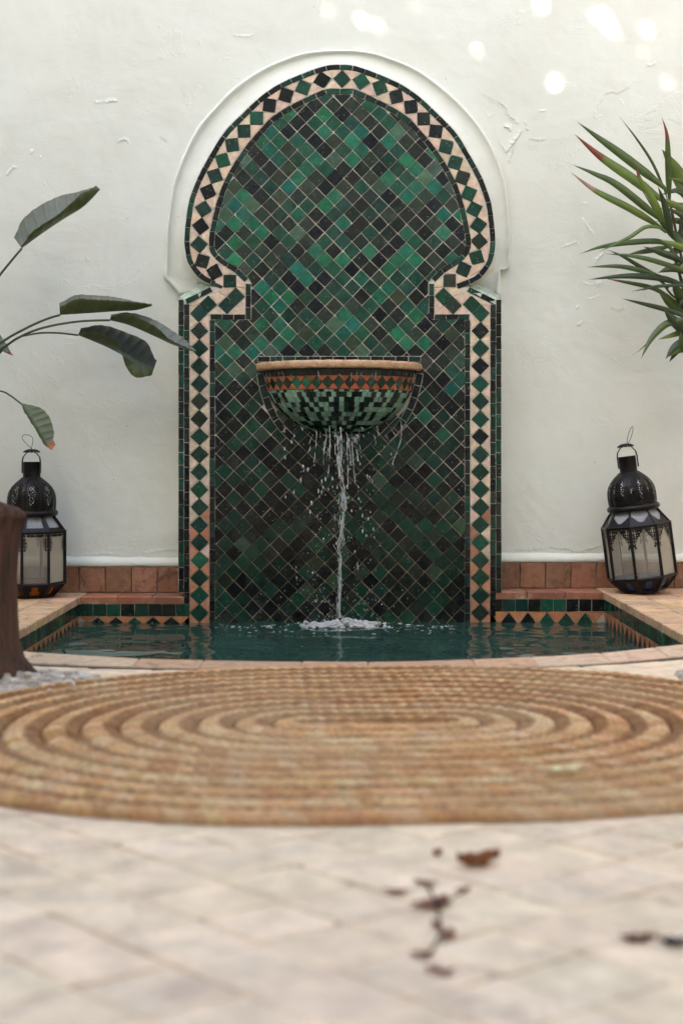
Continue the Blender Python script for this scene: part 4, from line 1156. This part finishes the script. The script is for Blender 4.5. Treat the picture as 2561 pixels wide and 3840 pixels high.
    for r, dz in ((.012, .009), (.022, .006), (.031, .001)):
        for j in range(m): vv.append(Vector((r * math.sin(2 * math.pi * j / m), -r * math.cos(2 * math.pi * j / m), zt + dz - (.0035 if (j % 2 and r > .02) else 0))))
    ff = [(0, 1 + j, 1 + (j + 1) % m) for j in range(m)] + [(1 + i * m + j, 1 + (i + 1) * m + j, 1 + (i + 1) * m + (j + 1) % m, 1 + i * m + (j + 1) % m) for i in range(2) for j in range(m)]
    nv_ = len(vv); g.add(vv + [p - Vector((0, 0, .0025)) for p in vv], ff + [tuple(nv_ + i for i in reversed(f)) for f in ff]); put(g, 'cap', METAL)
    g = MB()
    if style == 'arch': lp = [Vector((.010 + .026 * (1 - math.cos(t)) * .5 + .006 * math.sin(t), -.004 * math.sin(t), zt + .01 + .060 * (1 - math.cos(t)) * .5)) for t in [2 * math.pi * i / 28 for i in range(29)]]
    else: lp = [Vector((-.014 * (1 - math.cos(t)) * .5 * 1.5 + .026 * math.sin(t) * (1 - math.cos(t)) * .5 * 1.15, -.002, zt + .008 + .056 * (1 - math.cos(t)) * .5)) for t in [2 * math.pi * i / 28 for i in range(29)]]
    g.tube(lp, .0011, 6, cap=False); put(g, 'wire_loop', METAL, smooth=True)
    return root
lantern('upright black metal lantern with amber base panes on the left ledge behind the post', (W(119, 2233, -.155).x, -.155, 0.001), R(-3), (0, 0, 0), AMBER, 'post')
pr = W(2411, 2216, -.165)
lantern('leaning black metal lantern with blue base panes on the right ledge under the palm', (pr.x, -.185, ZR + .008), R(22.5), (R(-1.0), R(-7.2), 0), BLUE, 'arch')

# ------------------------------------------------------------------ bird of paradise leaves (left)
bird = empty('bird_of_paradise', (-1.55, -.32, ZL), 'bird of paradise plant with folded grey green leaves reaching in from the left', 'plant')
def big_leaf(mid, far, near, Y0, Y1, colF, colN, tip=None, far_dy=.5, near_dy=-.9):
    """mid: midrib pixels; far / near: projected height of each half blade (px) at matching stations, measured along the screen normal"""
    P = catmull(mid, 3); m = len(P)
    def val(L, t):
        q = t * (len(L) - 1); i = min(int(q), len(L) - 2); u = q - i
        a, b, c, d = L[max(i - 1, 0)], L[i], L[i + 1], L[min(i + 2, len(L) - 1)]
        return .5 * (2 * b + (c - a) * u + (2 * a - 5 * b + 4 * c - d) * u * u + (3 * b - a - 3 * c + d) * u ** 3)
    vs, cs = [], []; K = 6
    ph = rnd(0, 9)
    for i, p in enumerate(P):
        t = i / (m - 1); d = (P[min(i + 1, m - 1)] - P[max(i - 1, 0)]).normalized(); nrm = Vector((d.y, -d.x))
        if nrm.y > 0 and abs(d.x) > .3: nrm = -nrm
        Y = lerp(Y0, Y1, t); sp_ = 4 * max(0, math.sin(math.pi * min(1, t * 1.0)))
        rag = 2.5 * mnoise.noise(Vector((t * 18, ph, 0))) 
        hf, hn = val(far, t) + rag * (1 if far[len(far)//2] > 20 else .5), val(near, t) + rag
        wd = .055 * math.sin(math.pi * min(1, max(0, t * .93 + .07))) ** .6
        for k in range(-K, K + 1):
            u = abs(k) / K
            vein = abs(math.sin(t * 26 - u * 2.2)); pl = .0045 * vein ** .6 * min(1, u * 2.5)
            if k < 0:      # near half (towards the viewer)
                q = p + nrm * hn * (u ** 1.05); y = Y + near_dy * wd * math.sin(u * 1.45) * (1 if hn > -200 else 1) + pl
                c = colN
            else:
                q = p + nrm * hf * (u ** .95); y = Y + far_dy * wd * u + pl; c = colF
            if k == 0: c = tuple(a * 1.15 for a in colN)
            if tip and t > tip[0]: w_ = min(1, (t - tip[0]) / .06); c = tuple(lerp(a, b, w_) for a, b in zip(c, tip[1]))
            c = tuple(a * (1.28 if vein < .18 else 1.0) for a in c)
            if u > .93 and abs(k) == K: c = tuple(lerp(a, b, .35) for a, b in zip(c, (0.16, 0.15, 0.05)))
            vs.append(W(q.x, q.y, y)); cs.append(c)
    r = 2 * K + 1
    fs = [(i * r + j, (i + 1) * r + j, (i + 1) * r + j + 1, i * r + j + 1) for i in range(m - 1) for j in range(r - 1)]
    return mk('leaf', vs, fs, LEAF, bird, vs[0], cs, True)
def stalk(pts, Y0, Y1, r0=.0055, r1=.0042, name='stalk', par=None, col=(0.075, 0.105, 0.055)):
    P = catmull(pts, 14); g = MB(); m = len(P)
    g.tube([W(p.x, p.y, lerp(Y0, Y1, i / (m - 1))) for i, p in enumerate(P)], [lerp(r0, r1, i / (m - 1)) for i in range(m)], 8, col)
    return g.build(name, LEAF, par or bird, smooth=True)
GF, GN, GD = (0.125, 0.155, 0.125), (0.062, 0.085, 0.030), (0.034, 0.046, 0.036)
big_leaf([(82, 930), (160, 873), (242, 818), (315, 772), (376, 709)], [52, 84, 92, 88, 76, 54, 22], [8, 26, 27, 26, 38, 42, 18], -.36, -.32, GF, GN)
stalk([(-330, 1900), (-200, 1420), (-90, 1160), (0, 1030), (82, 930)], -.32, -.36)
big_leaf([(225, 1180), (339, 1173), (436, 1166), (509, 1162), (571, 1146)], [44, 70, 68, 60, 48, 32, 10], [30, 54, 52, 44, 38, 29, 9], -.30, -.34, GF, GN)
stalk([(-320, 2000), (-220, 1600), (-100, 1360), (19, 1274), (97, 1230), (170, 1197), (225, 1180)], -.32, -.30)
big_leaf([(412, 1200), (485, 1219), (582, 1261), (655, 1295), (733, 1319)], [24, 44, 54, 54, 48, 36, 8], [16, 36, 38, 33, 16, 10, 4], -.32, -.36, GF, GN)
stalk([(-310, 2050), (-200, 1650), (-90, 1400), (29, 1291), (145, 1233), (291, 1205), (412, 1200)], -.32, -.32)
big_leaf([(293, 1256), (388, 1295), (461, 1332), (519, 1362), (577, 1383)], [30, 62, 76, 82, 88, 80, 34], [14, 34, 36, 26, -26, -52, -26], -.26, -.19, GD, GN)
stalk([(-300, 2080), (-190, 1700), (-70, 1420), (39, 1284), (121, 1252), (204, 1247), (293, 1256)], -.32, -.26, .0045, .0035)
big_leaf([(80, 1514), (104, 1553), (141, 1611), (170, 1662), (197, 1684)], [6, 42, 60, 62, 54, 40, 22], [-2, -6, -7, -6, -6, -6, -3], -.30, -.33, (0.12, 0.15, 0.075), GN, (.86, (0.42, 0.14, 0.045)))
stalk([(-330, 1850), (-200, 1560), (-90, 1470), (0, 1466), (39, 1483), (80, 1514)], -.32, -.30, .0045, .0032)
big_leaf([(-120, 1240), (-60, 1265), (-10, 1300), (20, 1322), (47, 1332)], [20, 46, 52, 46, 36, 24, 4], [10, 20, 14, 10, 6, 4, 2], -.30, -.3, (0.15, 0.18, 0.12), (0.10, 0.13, 0.03), (.86, (0.28, 0.03, 0.03)))
stalk([(-330, 1900), (-260, 1500), (-200, 1290), (-120, 1240)], -.32, -.30)
big_leaf([(-120, 760), (-70, 700), (-30, 650), (-8, 620), (2, 610)], [20, 50, 46, 36, 26, 14, 2], [10, 18, 18, 14, 10, 6, 2], -.3, -.3, GF, GN)
stalk([(-340, 1900), (-260, 1300), (-180, 900), (-120, 760)], -.32, -.30)
g = MB()
for i in range(9):
    a = 2 * math.pi * i / 9; g.tube([(-1.55 + .05 * math.cos(a), -.32 + .05 * math.sin(a), ZL), (-1.53 + .03 * math.cos(a), -.32 + .03 * math.sin(a), .3), (-1.6 + .1 * math.cos(a), -.3, .62)], [.016, .011, .006], 6, (0.08, 0.10, 0.05))
g.build('stem_clump', LEAF, bird, smooth=True)

# ------------------------------------------------------------------ lady palm (right)
palm = empty('lady_palm', W(2660, 2214, -.26), 'lady palm with long strap leaves and red dried tips on the right', 'plant')
ZP = lambda a, b: (2061 + a / 2.352, 400 + b / 2.352)
RED, BRN = (0.19, 0.050, 0.026), (0.28, 0.18, 0.12)
def blade(pts, w, Y0, col, tip=None, twist=0.25, fold=.35):
    P = catmull([ZP(*p) for p in pts], 7); m = len(P); vs, cs = [], []
    w = w / 2.352; bow = rnd(-.02, .03)
    for i, p in enumerate(P):
        t = i / (m - 1); d = (P[min(i + 1, m - 1)] - P[max(i - 1, 0)]).normalized(); nrm = Vector((d.y, -d.x))
        hw = w * .5 * (min(1, .30 + t * 2.6) if t < .3 else 1) * (1 - max(0, (t - .45) / .55) ** 1.7)
        hw = max(hw, .6)
        Y = Y0 - .05 * t + bow * math.sin(math.pi * t)
        for k, u in enumerate((-1, -.5, 0, .5, 1)):
            q = p + nrm * hw * u; y = Y + (abs(u) * fold - u * twist) * hw * .001 * 1.0
            c = tuple(x * (1.0 + .18 * (abs(u) < .1) + .10 * (k % 2)) for x in col)
            if t > .97 and not tip: c = tuple(lerp(x, z, .6) for x, z in zip(c, RED))
            if tip and t > tip[0]: ww = min(1, (t - tip[0]) / .04); c = tuple(lerp(x, z, ww) for x, z in zip(c, vary(tip[1], .2)))
            vs.append(W(q.x, q.y, y)); cs.append(c)
    fs = [(i * 5 + j, i * 5 + j + 1, (i + 1) * 5 + j + 1, (i + 1) * 5 + j) for i in range(m - 1) for j in range(4)]
    mk('leaf_blade', vs, fs, LEAF, palm, vs[0], cs, True)
g1, g2, g3, g4 = (0.052, 0.088, 0.022), (0.090, 0.140, 0.028), (0.028, 0.050, 0.018), (0.115, 0.175, 0.034)
for a in (([(1050, 760), (985, 690), (650, 430), (430, 270), (245, 130)], 80, -.22, g1), ([(1050, 860), (950, 790), (700, 610), (440, 430), (220, 238)], 88, -.25, g2, (.66, RED)),
          ([(1050, 1040), (950, 970), (600, 690), (400, 590), (200, 508)], 70, -.24, g1), ([(1030, 1110), (930, 1030), (700, 890), (400, 735), (185, 573)], 66, -.27, g2, (.72, BRN)),
          ([(1040, 820), (1000, 700), (900, 480), (760, 270), (620, 88)], 26, -.20, g1), ([(1060, 860), (1055, 780), (1045, 500), (1035, 250), (990, 88)], 56, -.28, g1, (.72, RED)),
          ([(1290, 900), (1180, 680), (1090, 520), (990, 372)], 140, -.22, g2), ([(1020, 1060), (980, 960), (900, 800), (800, 640), (757, 508)], 64, -.32, g4, (.80, RED)),
          ([(1090, 1150), (1060, 1050), (1010, 850), (955, 698)], 64, -.33, g3), ([(960, 1000), (945, 960), (850, 790), (740, 615)], 10, -.2, g3), ([(1300, 1020), (1200, 930), (1100, 860), (960, 798)], 66, -.30, g2),
          ([(1230, 1260), (1180, 1210), (1050, 1090), (948, 985)], 66, -.31, g1), ([(1040, 1110), (985, 1070), (850, 1058), (700, 1150), (440, 1275)], 36, -.33, g2),
          ([(1120, 1330), (1050, 1230), (950, 1185), (700, 1195), (450, 1235), (265, 1296)], 52, -.30, g1), ([(1280, 1300), (1150, 1230), (970, 1172)], 56, -.36, g4), ([(1190, 1390), (1110, 1330), (1000, 1290), (828, 1232)], 66, -.29, g3),
          ([(1290, 1480), (1150, 1430), (900, 1350), (700, 1310), (498, 1295)], 46, -.33, g1), ([(1050, 1600), (930, 1490), (800, 1410), (650, 1320), (510, 1258)], 40, -.26, g3), ([(1110, 1540), (950, 1490), (800, 1440), (600, 1405), (330, 1412)], 46, -.28, g1),
          ([(1270, 1620), (1150, 1560), (1000, 1515), (800, 1492), (600, 1495), (340, 1522)], 56, -.31, g3), ([(1120, 1720), (1050, 1670), (900, 1595), (700, 1550), (488, 1513)], 40, -.27, g1, (.78, RED)),
          ([(1280, 1600), (1150, 1575), (950, 1582), (840, 1605), (725, 1628)], 30, -.34, g3), ([(1290, 1890), (1150, 1830), (1000, 1780), (820, 1735), (638, 1690)], 46, -.3, g3), ([(1300, 1840), (1180, 1790), (1070, 1730), (970, 1650)], 110, -.27, g1),
          ([(1330, 2060), (1200, 1960), (1100, 1890), (1008, 1790)], 120, -.29, g3), ([(1300, 1860), (1170, 1880), (1040, 1910), (960, 1970), (880, 2070), (806, 2222)], 64, -.33, g1), ([(1120, 1880), (1040, 1930), (900, 2045), (800, 2140), (730, 2192)], 16, -.28, g2),
          ([(1300, 1980), (1170, 1990), (1060, 2020), (955, 2052)], 50, -.3, g2), ([(1330, 2040), (1200, 2070), (1100, 2120), (1022, 2225)], 80, -.32, g3), ([(1060, 1230), (940, 1255), (830, 1275), (695, 1297)], 50, -.26, g1),
          ([(1250, 1720), (1170, 1670), (1110, 1600), (1090, 1550)], 100, -.28, g1), ([(1290, 2200), (1210, 2140), (1170, 2060), (1150, 1980)], 90, -.3, g1), ([(1300, 900), (1220, 1000), (1150, 1100), (1110, 1180)], 60, -.24, g3),
          ([(1300, 1080), (1200, 1130), (1150, 1170), (1120, 1240)], 70, -.23, g3), ([(1330, 1700), (1230, 1690), (1170, 1720), (1140, 1760)], 60, -.24, g3)):
    blade(*a)
for i in range(20):                       # fuller growth towards the right edge
    y = rnd(650, 2150); x = rnd(1230, 1330); L_ = rnd(170, 330); a = rnd(-.6, .75) if y < 1600 else rnd(.0, 1.0)
    ex, ey = x - L_ * math.cos(a), y + L_ * math.sin(a) - 60
    blade([(x + 60, y + 40), (x, y), ((x + ex) / 2, (y + ey) / 2 - 30), (ex, ey)], rnd(40, 90), rnd(-.30, -.20), random.choice((g1, g2, g3, g3)))
CANE = (0.10, 0.085, 0.04)
def cane(pts, r):
    g = MB(); P = catmull([ZP(*p) for p in pts], 12); m = len(P)
    g.tube([W(p.x, p.y, -.26) for p in P], [r * (1.15 if i % 7 == 0 else 1) for i in range(m)], 8, CANE); g.build('cane', LEAF, palm, smooth=True)
cane([(1400, 4270), (1380, 3200), (1300, 2300), (1200, 1700), (1110, 1350), (1060, 1230)], .006); cane([(1440, 4270), (1420, 3000), (1330, 2000), (1180, 1400), (1110, 1080), (1050, 780)], .005)
cane([(1460, 4270), (1450, 3000), (1350, 1900), (1190, 1280), (1150, 1100), (1180, 850)], .005); cane([(1420, 4270), (1400, 3300), (1330, 2500), (1200, 1830), (1060, 1640), (1000, 1560)], .004)

# ------------------------------------------------------------------ wooden post and gravel
px_ = -.905; yb = -1.95
post = empty('wooden_post', (px_, yb, 0), 'dark brown weathered wooden post with rounded top at the left edge', 'post')
prof_p = [(.0, .165), (.02, .150), (.05, .136), (.09, .126), (.15, .121), (.25, .119), (.32, .121), (.36, .127), (.39, .134), (.415, .138), (.432, .134), (.445, .118), (.455, .085), (.462, .04), (.464, 0.0)]
vs = []; m = 40
for (z, r) in prof_p:
    for j in range(m):
        a = 2 * math.pi * j / m
        k = 1 + .05 * mnoise.noise(Vector((math.cos(a) * 1.6, math.sin(a) * 1.6, z * 5))) + .025 * mnoise.noise(Vector((math.cos(a) * 7, math.sin(a) * 7, z * 2)))
        if z < .06: k += .16 * (.06 - z) / .06 * max(0, math.sin(a * 4 + 1))
        vs.append((px_ + r * k * math.cos(a), yb + r * k * math.sin(a), z + (.03 * math.cos(a + 2.6) if z > .4 else 0)))
fs = [(i * m + j, i * m + (j + 1) % m, (i + 1) * m + (j + 1) % m, (i + 1) * m + j) for i in range(len(prof_p) - 1) for j in range(m)]
mk('shaft', vs, fs, WOOD, post, (px_, yb, 0), smooth=True)
def gravel(name, label, cx_, cy_, rx, ry, n):
    g = MB()
    for i in range(n):
        a = rnd(0, 6.28); q = math.sqrt(random.random()); x, y = cx_ + rx * q * math.cos(a), cy_ + ry * q * math.sin(a)
        if math.hypot(x - px_, y - yb) < .12: continue
        s = rnd(.006, .014); z = .002 + rnd(0, .024) * (1 - q * .8)
        g.ball((x, y, z), (s * rnd(.8, 1.4), s * rnd(.8, 1.3), s * rnd(.6, .9)), 6, 4, vary(random.choice([(0.50, 0.46, 0.38), (0.58, 0.55, 0.48), (0.36, 0.31, 0.24), (0.42, 0.38, 0.31)]), .18), jit=.15)
    o = g.build(name, PEBBLE); tag(o, label, kind='stuff')
gravel('gravel', 'pale gravel heaped round the foot of the wooden post', -.86, -2.02, .30, .17, 1500)
gravel('gravel', 'pale gravel patch at the right beside the mat', 1.04, -1.92, .22, .13, 700)

# ------------------------------------------------------------------ braided oval mat
mat_ = empty('woven_mat', (MAT_C.x, MAT_C.y, 0), 'oval braided straw mat lying in front of the pool', 'mat')
NR = 11; RW = MAT_R / NR
def mat_world(qx, qy, z):
    c, s = math.cos(MAT_A), math.sin(MAT_A)
    qx *= MAT_S; return (MAT_C.x + qx * c - qy * s, MAT_C.y + qx * s + qy * c, z + .002)
def track(r, s):
    """point and outward normal at arc length s on the stadium of radius r"""
    a = 2 * MAT_L; b = math.pi * r
    s %= 2 * (a + b)
    if s < a: return Vector((-MAT_L + s, -r)), Vector((0, -1))
    s -= a
    if s < b: t = s / r - math.pi / 2; n_ = Vector((math.cos(t), math.sin(t))); return Vector((MAT_L, 0)) + n_ * r, n_
    s -= b
    if s < a: return Vector((MAT_L - s, r)), Vector((0, 1))
    s -= a; t = s / r + math.pi / 2; n_ = Vector((math.cos(t), math.sin(t))); return Vector((-MAT_L, 0)) + n_ * r, n_
TAN = [(0.66, 0.425, 0.21), (0.60, 0.35, 0.165), (0.70, 0.49, 0.28), (0.52, 0.275, 0.12)]
for k in range(NR):
    r = (k + .5) * RW; per = 4 * MAT_L + 2 * math.pi * r; npl = max(12, round(per / .024)); ns = npl * 9; nc = 17
    vs, cs = [], []
    rc = random.choice(TAN); strand = [vary(tuple(.35 * x + .65 * y for x, y in zip(rc, random.choice(TAN))), .11, .05) for _ in range(npl * 2 + 2)]
    for i in range(ns):
        s = per * i / ns; c_, n_ = track(r, s); wob = .003 * mnoise.noise(Vector((s * 3, k, 0)))
        for j in range(nc):
            u = 2 * j / (nc - 1) - 1
            side_ = 0 if u < 0 else 1
            ph = i / 9 + (1 if side_ else -1) * (abs(u) - .5) * .85 * (1 if side_ else -1) + .5 * side_
            ph = i / 9 - abs(u) * .8 + .5 * side_
            lump = abs(math.sin(math.pi * ph)) ** .55
            hgt = .006 + .0075 * math.sqrt(max(0, 1 - u * u)) ** 1.2 * (.72 + .28 * lump) + .0034 * lump * (1 - abs(u) ** 3) - .0022 * math.exp(-(u / .14) ** 2)
            hgt += .0022 * mnoise.noise(Vector((s * 55, u * 6, k))) + .0030 * mnoise.noise(Vector((s * 9, u, k * 3.3)))
            if abs(u) > .99: hgt = 0.0
            p = c_ + n_ * (u * RW * .5 + wob)
            vs.append(mat_world(p.x, p.y, hgt))
            sc_ = strand[(int(math.floor(ph)) * 2 + side_) % (npl * 2)]
            f_ = .55 + .45 * lump
            kk = min(1, max(0, (u + .30) / .25)); kk *= 1 - .5 * max(0, (u - .72) / .28); ft = .58 + .66 * kk; cs.append(tuple(min(.85, a_ * b_) for a_, b_ in zip(sc_, (ft, ft * (.84 + .18 * kk), ft * (.74 + .30 * kk)))))  # inner half darker, outer paler: lit and shaded sides put into the colour
    fs = [(i * nc + j, i * nc + j + 1, ((i + 1) % ns) * nc + j + 1, ((i + 1) % ns) * nc + j) for i in range(ns) for j in range(nc - 1)]
    fs = [tuple(reversed(f)) for f in fs]
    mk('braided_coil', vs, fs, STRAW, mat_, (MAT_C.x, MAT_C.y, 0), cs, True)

# ------------------------------------------------------------------ fallen leaves
def fallen(name, label, px, py, z, L, wd, ang, col, curl=.2, group=None):
    c = G(px, py, z); n = 12; vs, cs = [], []
    a = Vector((math.cos(ang), math.sin(ang), 0)); b = Vector((-math.sin(ang), math.cos(ang), 0))
    for i in range(n + 1):
        t = i / n; w_ = wd * .5 * math.sin(math.pi * (t * .94 + .04)) ** .8
        for u in (-1, -.5, 0, .5, 1):
            zz = .0015 + curl * L * ((t - .5) ** 2) + abs(u) * wd * curl * .7 + .0015 * math.sin(t * 17 + u)
            vs.append(c + a * (t - .5) * L + b * w_ * u + Vector((0, 0, zz))); cs.append(vary(col, .15))
    fs = [(i * 5 + j, (i + 1) * 5 + j, (i + 1) * 5 + j + 1, i * 5 + j + 1) for i in range(n) for j in range(4)]
    o = mk(name, vs, fs, DRY, None, c, cs, True); tag(o, label, 'leaf', group); return o
fallen('fallen_leaf', 'narrow pale green fallen leaf lying on the mat', 2110, 2885, .027, .085, .018, .22, (0.66, 0.70, 0.38), .06)
fallen('fallen_leaf', 'tiny yellow fallen leaf on the far side of the mat', 1172, 2622, .027, .020, .012, .6, (0.60, 0.42, 0.08), .2)
fallen('fallen_leaf', 'curled orange brown dry leaf on the paving', 1795, 3250, .0, .062, .034, .35, (0.24, 0.085, 0.025), .5)
fallen('fallen_leaf', 'small tan dry leaf beside the curled orange one', 1640, 3208, .0, .022, .014, 1.2, (0.30, 0.15, 0.07), .4)
fallen('fallen_leaf', 'brown dry leaf at the right edge of the paving', 2395, 3535, .0, .040, .020, .1, (0.15, 0.07, 0.04), .3)
fallen('fallen_leaf', 'dark grey dry leaf at the far right edge of the paving', 2530, 3548, .0, .036, .022, -.2, (0.045, 0.04, 0.04), .3)
sprig = empty('dry_sprig', G(1635, 3400, 0), 'dark maroon dry sprig with shrivelled leaflets on the paving', 'sprig')
g = MB(); g.tube([G(1600, 3310, .004), G(1640, 3400, .006), G(1655, 3500, .005), G(1600, 3600, .004)], [.0012, .0016, .0014, .001], 6, (0.05, 0.015, 0.012)); g.tube([G(1640, 3400, .006), G(1740, 3345, .008)], .001, 5, (0.05, .015, .012)); g.build('twig', DRY, sprig)
for px, py, L, w_, an in ((1620, 3400, .05, .030, .25), (1655, 3385, .03, .02, 1.2), (1595, 3320, .034, .016, -.4), (1735, 3345, .026, .014, .5), (1490, 3352, .036, .016, -.1), (1680, 3515, .028, .02, 1.2), (1640, 3480, .026, .013, 1.9), (1585, 3590, .028, .018, .2), (1620, 3640, .022, .012, .4), (1665, 3655, .026, .016, 0.1)):
    c = G(px, py, .001); n = 8; vs, cs = [], []
    a = Vector((math.cos(an), math.sin(an), 0)); b = Vector((-math.sin(an), math.cos(an), 0))
    for i in range(n + 1):
        t = i / n; ww = w_ * .5 * math.sin(math.pi * (t * .94 + .04))
        for u in (-1, 0, 1): vs.append(c + a * (t - .5) * L + b * ww * u + Vector((0, 0, .002 + abs(u) * w_ * .06 + .003 * (t - .5) ** 2 * 4))); cs.append(vary((0.23, 0.095, 0.06), .3))
    mk('leaflet', vs, [(i * 3 + j, (i + 1) * 3 + j, (i + 1) * 3 + j + 1, i * 3 + j + 1) for i in range(n) for j in range(2)], DRY, sprig, c, cs, True)
